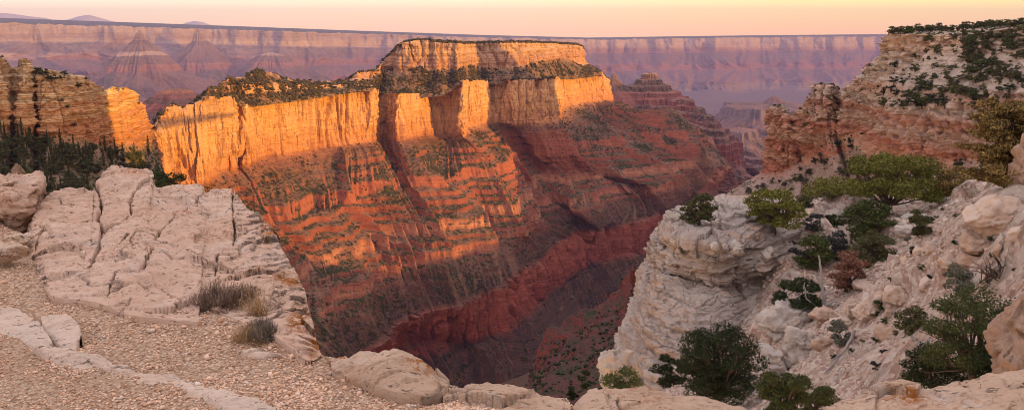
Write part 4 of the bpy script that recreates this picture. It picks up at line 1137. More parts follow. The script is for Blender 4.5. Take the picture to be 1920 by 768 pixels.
M_block = lime_mat('block_stone', (0.52, 0.42, 0.36), (0.46, 0.34, 0.275), (0.50, 0.33, 0.21), scale=1.6, rough_b=0.10, crev=0, dark=0.35)
M_tan = lime_mat('tan_stone', (0.44, 0.32, 0.25), (0.37, 0.265, 0.21), (0.40, 0.25, 0.165), scale=1.6, rough_b=0.10, crev=0, dark=0.3)
M_white = lime_mat('white_stone', (0.46, 0.41, 0.38), (0.39, 0.34, 0.31), (0.42, 0.31, 0.24), scale=1.2, rough_b=0.14, crev=0, dark=0.35)


def boulder(u, v, wpx, hpx, surf, label, mat=M_block, rot=0.0, tilt=0.0, seed=1, sub=4, D=None, sink=0.25, deep=0.9, name='boulder', cat='boulder', group=None, facets=18, roundness=0.05, rough=0.06):
    """rock whose visible outline is centred on (u, v) and spans about wpx by hpx"""
    base = foot(surf, u, v + hpx * 0.35) if D is None else P(u, v + hpx * 0.3, D)
    s_ = base[1] / F
    rx, rz = wpx * 0.68 * s_, hpx * 0.76 * s_
    w_, f = rock_shape(sub, seed, (rx, rx * deep, rz), facets, rough, roundness)
    ct, st_ = math.cos(tilt), math.sin(tilt)
    w_ = np.stack([w_[:, 0] * ct - w_[:, 2] * st_, w_[:, 1], w_[:, 0] * st_ + w_[:, 2] * ct], -1)
    cr_, sr_ = math.cos(rot), math.sin(rot)
    w_ = np.stack([w_[:, 0] * cr_ - w_[:, 1] * sr_, w_[:, 0] * sr_ + w_[:, 1] * cr_, w_[:, 2]], -1)
    o = link(name, mesh_from(name, w_, tris=f, mat=mat))
    o.location = base + np.array([0, rx * 0.2, rz * (1 - 2 * sink) * 0.75])
    return props(o, label, cat, group)


B_ = [
 (1548, 588, 64, 32, M_tan, -0.1, 'flat topped tan block wedged above the pale rock rib'),
 (1600, 573, 34, 58, M_block, 0.6, 'narrow leaning slab just left of the pink faced slab'),
 (1627, 576, 54, 46, M_block, 0.5, 'pink faced slab leaning among the middle of the stony slope'),
 (1655, 556, 34, 34, M_block, 0.4, 'pale leaning stone behind the pink faced slab'),
 (1683, 545, 48, 40, M_block, 0.7, 'long pale stone tilted uphill above the round green shrub'),
 (1615, 530, 46, 22, M_block, 0.1, 'flat grey pink slab under the rust brown dead shrub'),
 (1660, 621, 36, 34, M_tan, 0.5, 'square pale block alone on the reddish stony slope'),
 (1547, 640, 40, 24, M_tan, 0.0, 'tan ledge stone sticking out below the tan block'),
 (1580, 602, 42, 30, M_block, 0.0, 'grey rounded stone above the fallen grey branches'),
 (1560, 622, 24, 26, M_block, 0.1, 'small upright grey stone between tan block and fallen branches'),
 (1664, 586, 18, 20, M_tan, 0.1, 'round tan stone right of the small bright green shrub'),
 (1862, 402, 112, 64, M_block, -0.1, 'large cream boulder near the foot of the lone pine'),
 (1836, 456, 66, 38, M_tan, 0.25, 'long tan block with grey top on the upper stony slope'),
 (1818, 482, 50, 28, M_tan, 0.2, 'tan slab tucked under the long tan block'),
 (1845, 440, 24, 20, M_tan, 0.3, 'small tan stone perched on the long tan block'),
 (1775, 488, 32, 22, M_block, 0.4, 'pale stone left of the tan slab'),
 (1870, 470, 20, 22, M_tan, 0.0, 'small reddish square stone right of the long tan block'),
 (1740, 528, 30, 22, M_block, 0.5, 'pale angular stone left of the grey green sagebrush'),
 (1905, 435, 36, 26, M_block, 0.2, 'pale stone at the frame edge above the orange boulder'),
 (1745, 460, 26, 26, M_block, 0.2, 'small pale stone in the middle of the white rubble'),
 (1700, 490, 22, 16, M_block, 0.2, 'small grey stone below the dark juniper clump'),
 (1722, 470, 22, 16, M_block, 0.5, 'small bleached stone beside the tiny dry shrub'),
 (1505, 402, 46, 22, M_block, 0.2, 'low pale slab beside the yellow green pinyon on the outcrop'),
 (1570, 400, 54, 18, M_white, -0.2, 'white layered ledge stone behind the dark shrubs'),
 (1640, 395, 40, 18, M_block, -0.2, 'pale flat stone below the large yellow green juniper'),
 (1720, 410, 50, 22, M_white, -0.3, 'grey white ledge at the right of the tall juniper clump'),
 (1697, 430, 40, 20, M_white, -0.3, 'grey ledge stone under the right side of the tall junipers'),
 (1380, 462, 40, 22, M_white, 0.0, 'grey block sitting on the lip of the pale outcrop'),
 (1352, 372, 26, 10, M_white, 0.0, 'thin white slab lying on the crest of the pale outcrop'),
 (1343, 461, 20, 16, M_white, 0.0, 'small round grey stone on the outcrop lip'),
 (1360, 463, 14, 14, M_white, 0.0, 'smallest of the grey stones lined up on the outcrop lip'),
 (1440, 470, 26, 24, M_white, 0.0, 'rounded grey stone at the right end of the outcrop lip'),
 (1500, 640, 66, 66, M_white, 0.6, 'smooth whitish rock hump left of the fallen branches'),
 (1470, 600, 92, 70, M_white, 0.5, 'big smooth pale rock rib below the half dead juniper'),
 (1455, 680, 70, 80, M_white, 0.8, 'pale rounded rock rib above the low dark pinyon'),
 (1410, 735, 56, 60, M_white, 0.2, 'rounded grey boulder right of the big dark juniper'),
]
for i, (u, v, w_, h_, m_, rt, lb) in enumerate(B_):
    big_ = w_ * h_ > 2600
    sf = 'out' if 1335 <= u <= 1445 and v < 480 else 'scree'
    boulder(u, v, w_, h_, sf, lb, m_, rot=rt * 0.5, tilt=rt * 0.5, seed=100 + i, sub=5 if w_ * h_ > 1600 else 4, sink=0.32, roundness=0.05 if m_ is not M_white else 0.10, facets=17, rough=0.07 if m_ is not M_white else 0.10)

# one heap of rubble nobody could count
rv, rf, off = [], [], 0
RUB = []
r_ = np.random.default_rng(11)
while len(RUB) < 8200:
    i = r_.integers(0, len(SC_G.reshape(-1, 3)))
    u, v = _sc_uv[i]
    if not (1430 < u < 1960 and 372 < v < 770): continue
    dens = 0.22 + 0.9 * np.clip(fbm(u / 70, v / 50, 3.3, 2) + 0.25, 0, 1)
    if (u - 1740) ** 2 / 130 ** 2 + (v - 490) ** 2 / 70 ** 2 < 1: dens += .5
    if r_.random() > dens: continue
    RUB.append(SC_G.reshape(-1, 3)[i])
protos = [rock_shape(1, 40 + k_, (1, 0.85, 0.6), 9, 0.02, 0.1)[0] for k_ in range(14)]
f1 = ICO[1][1]
for c_ in RUB:
    s_ = c_[1] / F * (1.2 + 7.5 * r_.random() ** 3.6) * (1.0 if c_[1] > 25 else 0.8)
    a = r_.uniform(0, 6.28); t_ = r_.uniform(-0.6, 0.6)
    w_ = protos[r_.integers(14)] * s_ * r_.uniform(0.7, 1.3, 3)
    w_ = np.stack([w_[:, 0] * math.cos(t_) - w_[:, 2] * math.sin(t_), w_[:, 1], w_[:, 0] * math.sin(t_) + w_[:, 2] * math.cos(t_)], -1)
    w_ = np.stack([w_[:, 0] * math.cos(a) - w_[:, 1] * math.sin(a), w_[:, 0] * math.sin(a) + w_[:, 1] * math.cos(a), w_[:, 2]], -1)
    rv.append(w_ + c_ + np.array([0, 0, s_ * 0.15])); rf.append(f1 + off); off += len(w_)
b = N('rubble_stone')
p = b.pos()
isl = b.n('ShaderNodeNewGeometry').outputs['Random Per Island']
c = b.ramp(isl, [(0, (0.28, 0.18, 0.14)), (0.3, (0.42, 0.31, 0.26)), (0.6, (0.56, 0.47, 0.41)), (0.85, (0.40, 0.29, 0.23)), (1, (0.30, 0.27, 0.26))])
c = b.mix(b.rng(b.noise(p, 6, 5), 0.5, 0.7, 0, 0.4), c, (0.25, 0.19, 0.16))
M_rub = b.bsdf(c, 0.95, b.bump(b.noise(p, 9, 5, 0.7), 0.05, 0.7), 0.1)
props(link('rubble', mesh_from('rubble', np.concatenate(rv), tris=np.concatenate(rf), mat=M_rub, smooth=False)), 'scattered pale rubble strewn over the stony slope', 'rubble', kind='stuff')

# rocks by themselves
boulder(1150, 712, 84, 132, 'scree', 'white knobbly boulder standing beside the foot of the pale outcrop', M_white, D=36, seed=301, sub=5, sink=0.2, roundness=0.45, rough=0.10, facets=16)
M_orange = lime_mat('orange_stone', (0.44, 0.31, 0.24), (0.37, 0.25, 0.19), (0.42, 0.24, 0.13), scale=3.4, rough_b=0.22, crev=0, dark=0.75, lichen=0.5)
boulder(1925, 590, 118, 320, 'scree', 'big rough tan boulder overhanging the right edge of the view', M_orange, D=9.5, seed=305, sub=6, sink=0.5, roundness=0.30, rough=0.07, facets=16)
boulder(1926, 285, 56, 210, 'scree', 'orange lichened rock pillar at the right edge above the pine', M_orange, D=38, seed=309, sub=5, sink=0.5, roundness=0.3, rough=0.09, facets=14)
M_pin = lime_mat('pinnacle_rock', (0.36, 0.25, 0.18), (0.28, 0.18, 0.125), (0.36, 0.21, 0.12), scale=0.3, rough_b=0.3, crev=0, dark=0.7, beds=2.0)
boulder(34, 330, 26, 34, 'ridge', 'small layered rock pinnacle among conifers below the left ridge', M_pin, seed=320, sub=5, sink=0.1, roundness=0.12, rough=0.10, facets=12, name='pinnacle', cat='rock')
boulder(50, 352, 26, 28, 'ridge', 'blocky lower rock leaning against the pinnacle among conifers', M_pin, seed=322, sub=5, sink=0.15, roundness=0.12, rough=0.10, facets=12, name='pinnacle', cat='rock')
# ------------------------------------------------------------------ the ground at the viewpoint
def seg_dist(uv, pl):
    """distance in picture lengths from points to a polyline (used only to lay out the joints)"""
    d = np.full(uv.shape[:-1], 1e9)
    for (a, b_) in zip(pl[:-1], pl[1:]):
        a, b_ = np.array(a, float), np.array(b_, float)
        ab = b_ - a
        t_ = np.clip(((uv - a) @ ab) / (ab @ ab), 0, 1)
        d = np.minimum(d, np.linalg.norm(uv - a - t_[..., None] * ab, axis=-1))
    return d


def ground_rock(name, a, b2, tan, lich=0.6):
    b = N(name)
    p = b.pos()
    n1 = b.noise(b.scale(p, (1.1, 1.1, 1.1)), 1, 8, 0.62, 0.3)
    c = b.mix(b.rng(n1, 0.36, 0.64), a, b2)
    c = b.mix(b.rng(b.noise(b.scale(p, 0.8), 1.7, 6, 0.6, 0.5), 0.5, 0.66, 0, 0.6), c, tan)
    pale = b.noise(b.scale(p, 2.0), 1.3, 7, 0.7, 0.8)
    c = b.mix(b.rng(pale, 0.55, 0.68, 0, 0.55), c, (0.66, 0.58, 0.53))
    grey = b.noise(b.scale(p, (1.5, 3.4, 3)), 1.0, 9, 0.74, 0.5)
    c = b.mix(b.rng(grey, 0.62, 0.70, 0, 0.55), c, (0.17, 0.15, 0.15))
    sp_ = b.noise(b.scale(p, (14, 30, 26)), 1, 6, 0.75, 0.6)
    c = b.mix(b.rng(sp_, 0.575, 0.62, 0, 0.85), c, (0.085, 0.06, 0.05))
    m = b.math('MULTIPLY', b.rng(b.noise(b.scale(p, 1.9), 1, 4, 0.6), 0.52, 0.60), b.rng(b.noise(b.scale(p, 24), 1, 6, 0.72), 0.53, 0.58))
    c = b.mix(b.math('MULTIPLY', m, lich), c, (0.30, 0.10, 0.03))
    c = b.mix(b.math('MULTIPLY', b.attr('lichen'), b.rng(b.noise(b.scale(p, 20), 1, 6, 0.75), 0.45, 0.52)), c, (0.34, 0.12, 0.025))
    cv = b.attr('crevice')
    c = b.mix(b.math('MULTIPLY', cv, 0.9), c, (0.05, 0.04, 0.03))  # shade inside cracks and joints put into the rock colour
    h = b.math('ADD', b.noise(b.scale(p, 7), 1, 10, 0.7), b.math('MULTIPLY', sp_, -0.25))
    h = b.math('ADD', h, b.math('MULTIPLY', b.noise(b.scale(p, (2.5, 7, 5)), 1, 6, 0.7, 1.0), 0.8))
    return b.bsdf(c, 0.9, b.bump(h, 0.06, 0.9), 0.15)


M_ledge = ground_rock('ledge_rock', (0.68, 0.485, 0.39), (0.60, 0.40, 0.305), (0.56, 0.35, 0.245))
M_slab = ground_rock('slab_rock', (0.58, 0.42, 0.325), (0.52, 0.355, 0.26), (0.48, 0.30, 0.20), lich=0.5)
M_pale = ground_rock('pale_rock', (0.70, 0.57, 0.49), (0.66, 0.50, 0.41), (0.56, 0.36, 0.22), lich=0.1)

GZ = -1.75
# gravel floor
b = N('gravel_floor')
p = b.pos()
vd = b.voro(p, 46); vc = b.voro(p, 46, out='Color')
vd2 = b.voro(p, 95); vc2 = b.voro(p, 95, out='Color')
c = b.ramp(b.sep(vc)[0], [(0, (0.34, 0.20, 0.13)), (0.3, (0.52, 0.34, 0.23)), (0.55, (0.62, 0.44, 0.32)), (0.8, (0.68, 0.54, 0.43)), (1, (0.46, 0.30, 0.22))])
c = b.mix(0.4, c, b.ramp(b.sep(vc2)[1], [(0, (0.26, 0.15, 0.10)), (1, (0.62, 0.46, 0.35))]))
c = b.mix(b.rng(vd, 0.45, 0.75, 0, 0.6), c, (0.19, 0.11, 0.075))
c = b.mix(b.rng(b.noise(p, 1.6, 5, 0.6), 0.42, 0.62, 0, 0.5), c, (0.38, 0.24, 0.165))
h = b.math('ADD', b.math('MULTIPLY', vd, -1.0), b.math('MULTIPLY', vd2, -0.45))
M_grav = b.bsdf(c, 0.95, b.bump(h, 0.02, 1.0), 0.12)

E_ = [((-420, 380), -1.62), ((-200, 400), -1.62), ((0, 420), -1.66), ((120, 470), -1.70), ((300, 500), -1.72), ((430, 520), -1.74), ((520, 590), -1.76), ((575, 640), -1.77), ((604, 664), -1.78), ((625, 668), -1.79), ((660, 676), -1.79),
      ((720, 690), -1.78), ((790, 704), -1.79), ((838, 722), -1.80), ((900, 724), -1.82), ((960, 732), -1.84), ((1010, 742), -1.86), ((1055, 752), -1.88), ((1085, 766), -1.9), ((1150, 775), -1.9), ((1300, 785), -1.9), ((1420, 800), -1.9), ((1550, 780), -1.9), ((1700, 745), -1.86), ((1850, 725), -1.8), ((2000, 712), -1.78), ((2200, 700), -1.76)]
st = []
for (u, v), z in E_:
    d0 = P(u, v, z)
    n_ = P(u, 1000, -1.72)
    m_ = P(u, 835, GZ if v < 700 else GZ * .6 + z * .4)
    if d0[1] < m_[1] + .15: m_ = P(u, 880, GZ)
    far_ = [(u, v, z)]
    q1_ = d0 + np.array([d0[0], d0[1], 0]) / np.hypot(d0[0], d0[1]) * 0.10 + [0, 0, -0.10]
    q2_ = d0 + np.array([d0[0], d0[1], 0]) / np.hypot(d0[0], d0[1]) * 0.25 + [0, 0, -0.9]
    q3_ = d0 + np.array([d0[0], d0[1], 0]) / np.hypot(d0[0], d0[1]) * 0.5 + [0, 0, -9]
    st.append((n_, m_, d0, q1_, q2_, q3_))
A = np.array(st)


def loft3(A, rows, cols):
    """smooth sheet through ready-made places [stations, levels, 3]"""
    S = len(A)
    out, sv = [], []
    for i in range(S - 1):
        n = cols if isinstance(cols, int) else cols[i]
        p0, p1, p2, p3 = A[max(i - 1, 0)], A[i], A[i + 1], A[min(i + 2, S - 1)]
        t = (np.arange(n) / n)[:, None, None]
        m1, m2 = 0.3 * (p2 - p0), 0.3 * (p3 - p1)
        out.append((2 * t**3 - 3 * t**2 + 1) * p1 + (t**3 - 2 * t**2 + t) * m1 + (-2 * t**3 + 3 * t**2) * p2 + (t**3 - t**2) * m2)
        sv.append(i + np.arange(n) / n)
    out.append(A[-1:]); sv.append([S - 1])
    C = np.concatenate(out)
    G, L = [], []
    for k in range(A.shape[1] - 1):
        for j in range(rows[k]):
            G.append(C[:, k] * (1 - j / rows[k]) + C[:, k + 1] * (j / rows[k])); L.append(k + j / rows[k])
    G.append(C[:, -1]); L.append(A.shape[1] - 1)
    return np.stack(G, 1), np.array(L), np.concatenate(sv)


cols = [max(6, int(abs(E_[i + 1][0][0] - E_[i][0][0]) * 0.5)) for i in range(len(E_) - 1)]
G, L, sv = loft3(A, [20, 230, 5, 8, 6], cols)
x, y, z = G[..., 0], G[..., 1], G[..., 2]
onTop = lw(L, [(0, 1), (2, 1), (2.9, 1), (3.2, .3), (5, 0)])[None, :]
c1 = cells(x / 0.026, y / 0.026, 0); c2 = cells(x / 0.06, y / 0.06, 3.0)
G[..., 2] += onTop * (0.035 * fbm(x / 0.9, y / 0.9, 1.2, 3) + 0.011 * fbm(x / 0.15, y / 0.15, 0, 2) + 0.010 * np.clip(0.55 - c1[0], 0, 1) * (0.4 + c1[2]) + 0.016 * np.clip(0.4 - c2[0], 0, 1) * (c2[2] > 0.55))
G[..., 0] += (1 - onTop) * 0.2 * fbm(x / .5, y / .5, z / .5, 3)
GR_G, GR_L = G, L
props(link('ground', mesh_from('ground', G, quads=grid_quads(*G.shape[:2]), mat=M_grav)), 'gravelly rim of ground at the viewpoint', 'ground', kind='structure')


def slab_sheet(name, label, cat, near, far, zn, zf, mat, cracks=(), steps=0.03, bumps=0.03, rows=(4, 150, 6, 8, 5), cols=None, kind=None, lichen=(), drop=6.0, hump=0.0, pits=0.02, skirt_=0.14, facet=1.0):
    A = []
    for i, (n_, f_) in enumerate(zip(near, far)):
        z1 = zn[i] if isinstance(zn, (list, tuple)) else zn
        z2 = zf[i] if isinstance(zf, (list, tuple)) else zf
        a, d0 = P(*n_, z1), P(*f_, z2)
        r_ = np.array([d0[0], d0[1], 0]); r_ /= np.linalg.norm(r_)
        A.append((a - [0, 0, skirt_], a, d0, d0 + r_ * 0.07 + [0, 0, -0.07], d0 + r_ * 0.12 + [0, 0, -0.5], d0 + r_ * 0.2 + [0, 0, -drop]))
    A = np.array(A)
    if cols is None:
        cols = [max(8, int(0.62 * max(np.hypot(near[i + 1][0] - near[i][0], near[i + 1][1] - near[i][1]), np.hypot(far[i + 1][0] - far[i][0], far[i + 1][1] - far[i][1])))) for i in range(len(near) - 1)]
    G, L, sv = loft3(A, rows, cols)
    u, v, f = project(G)
    uv = np.stack([u, v], -1)
    x, y, z = G[..., 0].copy(), G[..., 1].copy(), G[..., 2].copy()
    top = lw(L, [(0, 0), (0.6, .3), (1.0, .35), (1.06, .8), (1.15, 1), (1.95, 1), (2, .9), (3, .4), (4, .2), (5, 0)])[None, :]
    w_ = 0.12 * noise(x / .35, y / .35, 3)
    lo = fbm(x / 0.9, y / 1.1, 2.2, 3)
    st_ = fbm((x + w_) / 0.75, (y + w_) / 0.4, 7.7, 3, 0.5) * 3.0
    fl = np.floor(st_); fr = st_ - fl
    terr = fl + sstep(0.78, 1.0, fr)
    d = bumps * lo + steps * terr * 0.55 + 0.012 * fbm(x / .12, y / .12, 0, 3) + 0.004 * fbm(x / .03, y / .03, 0, 2)
    pc = cells(x / 0.16, y / 0.11, 5.5)
    fa = cells((x + w_) / 0.42, (y + w_) / 0.30, 2.2); fb = cells(x / 0.13, y / 0.10, 6.2)
    d += facet * (0.045 * fa[3] + 0.02 * (fa[2] - .5) + 0.012 * fb[3] - 0.008 * np.clip(1 - fa[1] * 10, 0, 1))
    d -= pits * np.clip(0.32 - pc[0], 0, 1) * 3 * (pc[2] > 0.72)
    d += hump * np.sin(np.clip(L - 1, 0, 1) * math.pi)[None, :]
    cv = np.zeros_like(d)
    fk = cells((x + .12 * noise(x / .2, y / .2, 7)) / 0.75, (y + .12 * noise(x / .2, y / .2, 9)) / 0.45, 8.8)
    fine_ = np.clip(1 - fk[1] * 26, 0, 1) * (noise(x / .5, y / .5, 3.7) > 0.02)
    d -= 0.02 * facet * fine_
    cv = np.maximum(cv, .7 * facet * fine_)
    for pl_, wd, dp in cracks:
        wob = 3.2 * noise(x / .10, y / .10, 9.1) + 1.6 * noise(x / .035, y / .035, 3.1)
        dd_ = np.abs(seg_dist(uv, pl_) + wob * 0.8) * f / F * 1.0
        half = wd * 0.42 * (1 + .5 * noise(x / .2, y / .2, 4.4))
        k_ = np.clip(1 - dd_ / half, 0, 1)
        d -= dp * sstep(0, .7, k_)
        d -= 0.012 * np.clip(1 - dd_ / (half * 3), 0, 1) ** 2
        cv = np.maximum(cv, sstep(0.25, .8, k_))
    lc = np.zeros_like(d)
    for (lu, lv, lr, ls) in lichen:
        lc = np.maximum(lc, np.clip(1.4 - np.hypot((u - lu) / lr, (v - lv) / ls) * 1.2, 0, 1))
    G[..., 2] += d * top
    side = lw(L, [(0, 0), (1.95, 0), (2, .2), (2.5, .5), (3, 1), (5, 1)])[None, :]
    r_ = G[..., :2] / np.linalg.norm(G[..., :2], axis=-1, keepdims=True)
    G[..., :2] += r_ * (side * (0.10 * fbm(x / .3, y / .3, G[..., 2] / .3, 4) - 0.05))[..., None]
    o = link(name, mesh_from(name, G, quads=grid_quads(*G.shape[:2]), mat=mat, attrs={'crevice': cv, 'lichen': lc}))
    props(o, label, cat, kind=kind)
    return o, G, L


near = [(54, 474), (72, 512), (96, 550), (130, 556), (163, 562), (168, 563), (200, 573), (228, 586), (262, 591), (300, 595), (345, 598), (371, 598), (375, 574), (400, 577), (430, 588), (460, 602), (490, 617), (515, 630), (535, 642), (550, 652), (560, 662), (572, 670)]
far = [(50, 440), (60, 400), (78, 374), (120, 348), (172, 350), (179, 337), (214, 313), (284, 318), (291, 345), (330, 345), (376, 345), (386, 352), (397, 351), (436, 350), (462, 382), (500, 420), (530, 460), (555, 505), (571, 545), (582, 595), (594, 635), (603, 662)]
zf = [-1.60, -1.56, -1.50, -1.46, -1.46, -1.44, -1.38, -1.38, -1.46, -1.48, -1.48, -1.50, -1.50, -1.50, -1.54, -1.56, -1.60, -1.64, -1.68, -1.71, -1.74, -1.76]
CR = [
 ([(176, 340), (184, 352), (188, 370), (190, 388), (182, 405), (192, 425), (186, 448), (181, 470), (168, 493), (158, 505)], 0.035, 0.16),
 ([(286, 330), (268, 340), (252, 358), (243, 376), (246, 398), (236, 412), (203, 418), (192, 430)], 0.030, 0.14),
 ([(385, 352), (364, 378), (342, 396), (318, 418), (300, 433), (289, 456), (284, 480), (273, 497), (262, 510)], 0.024, 0.13),
 ([(436, 350), (435, 378), (437, 400), (440, 430), (437, 456)], 0.020, 0.12),
 ([(328, 461), (345, 468), (366, 478), (385, 488), (404, 487), (410, 470)], 0.014, 0.06),
 ([(404, 487), (403, 500), (402, 516)], 0.014, 0.07),
 ([(216, 513), (207, 535), (199, 562)], 0.014, 0.07),
 ([(92, 403), (120, 415), (143, 428)], 0.018, 0.05),
 ([(300, 433), (262, 430), (240, 440), (225, 452)], 0.012, 0.04),
 ([(62, 420), (85, 428), (70, 455), (64, 480)], 0.014, 0.05),
 ([(240, 520), (300, 545), (340, 560)], 0.012, 0.04),
 ([(470, 520), (520, 530), (560, 525)], 0.012, 0.04),
]
ledge, LG, LL = slab_sheet('limestone_ledge', 'broad cracked limestone ledge at the left edge of the drop', 'rock ledge', near, far, [-1.68] * 12 + [-1.70] * 4 + [-1.72] * 6, zf, M_ledge, CR, rows=(4, 240, 6, 10, 5),
                           lichen=[(540, 525, 45, 20), (560, 600, 30, 30), (590, 640, 18, 26), (505, 430, 20, 26), (250, 325, 30, 10)])
# rock at the brink in the middle, and the slabs along the bottom edge
slab_sheet('brink_rock', 'rounded lichened rock at the brink in the bottom middle', 'rock', [(622, 690), (660, 708), (710, 726), (755, 738), (795, 742), (822, 738), (840, 728)],
           [(618, 664), (650, 652), (695, 642), (745, 646), (785, 660), (815, 684), (843, 712)], -1.74, [-1.74, -1.69, -1.63, -1.62, -1.65, -1.70, -1.78], M_slab, rows=(4, 90, 6, 12, 5), steps=0.03, bumps=0.05, hump=0.02,
           lichen=[(790, 680, 40, 22), (640, 655, 20, 8)], pits=0.03)
slab_sheet('edge_rock', 'gravelly sloping rock shelf right of the brink rock', 'rock', [(800, 900), (860, 900), (920, 900), (980, 900), (1040, 900), (1100, 900)],
           [(838, 719), (872, 714), (915, 710), (962, 723), (1020, 738), (1066, 750)], [-1.72] * 6, [-1.80, -1.79, -1.78, -1.80, -1.82, -1.85], M_slab, rows=(4, 120, 6, 8, 5), steps=0.012, bumps=0.03)
slab_sheet('rock_slab', 'flat pinkish rock slab at the bottom edge below the white boulder', 'rock', [(1040, 900), (1080, 900), (1140, 900), (1220, 900), (1300, 900), (1370, 900), (1440, 900)],
           [(1078, 756), (1100, 736), (1140, 729), (1215, 731), (1275, 737), (1340, 753), (1400, 770)], -1.72, [-1.84, -1.80, -1.78, -1.78, -1.79, -1.82, -1.86], M_slab, rows=(4, 120, 6, 8, 5), steps=0.012, bumps=0.02)
slab_sheet('rock_slab', 'wide pinkish rock slab filling the bottom right corner', 'rock', [(1480, 900), (1540, 900), (1600, 900), (1680, 900), (1760, 900), (1840, 900), (1930, 900), (2050, 900)],
           [(1535, 770), (1570, 752), (1622, 733), (1676, 712), (1732, 716), (1830, 712), (1912, 694), (2040, 680)], -1.70, [-1.82, -1.79, -1.75, -1.70, -1.70, -1.68, -1.62, -1.58], M_slab, rows=(4, 140, 6, 8, 5), steps=0.014, bumps=0.02,
           lichen=[(1700, 740, 50, 16)])
# pale stones set in the gravel
slab_sheet('set_stone', 'pale flat stone set in the gravel at the left edge', 'rock', [(-60, 640), (0, 632), (40, 640), (70, 655), (100, 650)], [(-60, 570), (-10, 569), (25, 572), (55, 590), (78, 612)], -1.74, -1.69, M_pale, facet=0.25, rows=(3, 60, 4, 4, 3), drop=0.1, steps=0.012, bumps=0.012, hump=0.012, cols=30)
slab_sheet('set_stone', 'golden edged stone set in the gravel next to the left edge stone', 'rock', [(82, 632), (105, 645), (125, 655), (141, 658), (150, 648)], [(76, 592), (95, 588), (120, 590), (145, 602), (153, 628)], -1.735, -1.675, M_pale, facet=0.25, rows=(3, 50, 4, 4, 3), drop=0.1, steps=0.012, bumps=0.012, hump=0.015, cols=26)
slab_sheet('set_stone', 'long pale strip of bedrock showing through the gravel at bottom left', 'rock', [(60, 668), (110, 690), (150, 700), (200, 706), (260, 722), (330, 742), (380, 760), (430, 800), (500, 830)],
           [(66, 658), (120, 660), (150, 668), (190, 672), (250, 692), (320, 702), (390, 724), (450, 745), (520, 775)], -1.755, -1.728, M_pale, facet=0.3, rows=(3, 46, 4, 4, 3), drop=0.1, steps=0.018, bumps=0.030, hump=0.022)
slab_sheet('set_stone', 'small white stone tip in the gravel below the dry shrubs', 'rock', [(446, 662), (462, 666), (490, 668), (522, 666)], [(448, 655), (462, 652), (495, 654), (528, 660)], -1.76, -1.735, M_pale, facet=0.25, rows=(3, 24, 3, 3, 3), drop=0.1, steps=0.004, bumps=0.004, hump=0.012, cols=24)
# boulders of the ledge's left side
boulder(8, 392, 150, 104, 'scree', 'large lichened grey boulder at the left edge beside the ledge', M_ledge, D=7.6, seed=411, sub=6, sink=0.12, roundness=0.16, rough=0.07, facets=14)
boulder(35, 449, 44, 27, 'scree', 'small pink stone wedged between the left boulder and the ledge', M_pale, D=6.4, seed=415, sub=5, sink=0.3, roundness=0.12)
boulder(10, 468, 66, 36, 'scree', 'low pink stone half buried in gravel at the left edge', M_pale, D=6.0, seed=418, sub=5, sink=0.4, roundness=0.16)

# gravel stones lying on top
gx = GR_G[:, (GR_L > 0.6) & (GR_L < 3)].reshape(-1, 3)
gu, gv, gf = project(gx)
m = (gu > -30) & (gu < 1200) & (gv < 790)
gx = gx[m]; gu = gu[m]; gv = gv[m]
r_ = np.random.default_rng(21)
wgt = np.where(gv > 560, 1.0, 0.6)
wgt = wgt * (0.25 + sstep(-.35, .15, fbm(gx[:, 0] / .5, gx[:, 1] / .5, 1.7, 3)))
pick = r_.choice(len(gx), 34000, p=wgt / wgt.sum())
pv, pf_, off = [], [], 0
pro = [rock_shape(1, 60 + k_, (1, 0.85, 0.62), 10, 0.03, 0.12)[0] for k_ in range(16)]
for n_, i in enumerate(pick):
    s_ = 0.0032 + 0.0085 * r_.random() ** 2.4
    if r_.random() < 0.02: s_ *= 2.4
    a = r_.uniform(0, 6.28)
    w_ = pro[n_ % 16] * s_ * r_.uniform(0.75, 1.3, 3)
    w_ = np.stack([w_[:, 0] * math.cos(a) - w_[:, 1] * math.sin(a), w_[:, 0] * math.sin(a) + w_[:, 1] * math.cos(a), w_[:, 2]], -1)
    pv.append(w_ + gx[i] + [r_.normal() * .006, r_.normal() * .006, s_ * 0.25]); pf_.append(f1 + off); off += len(w_)
b = N('gravel_stone')
p = b.pos()
isl = b.n('ShaderNodeNewGeometry').outputs['Random Per Island']
c = b.ramp(isl, [(0, (0.32, 0.17, 0.105)), (0.15, (0.60, 0.36, 0.235)), (0.45, (0.72, 0.49, 0.36)), (0.7, (0.76, 0.58, 0.47)), (0.86, (0.48, 0.29, 0.19)), (0.93, (0.32, 0.20, 0.165)), (1, (0.76, 0.67, 0.60))])
M_peb = b.bsdf(b.mix(b.rng(b.noise(p, 90, 4), 0.45, 0.7, 0, 0.3), c, (0.30, 0.20, 0.15)), 0.9, None, 0.15)
props(link('gravel', mesh_from('gravel', np.concatenate(pv), tris=np.concatenate(pf_), mat=M_peb, smooth=False)), 'coarse tan and pink gravel covering the viewpoint', 'gravel', kind='stuff')
# ------------------------------------------------------------------ trees and shrubs
def leaf_mat(name, stops, trans=0.0):
    b = N(name)
    isl = b.n('ShaderNodeNewGeometry').outputs['Random Per Island']
    p = b.pos()
    c = b.ramp(isl, stops)
    inf = b.n('ShaderNodeObjectInfo').outputs['Random']
    c = b.mix(b.math('MULTIPLY', inf, 0.35), c, stops[0][1])
    return b.bsdf(c, 0.85, None, 0.1)


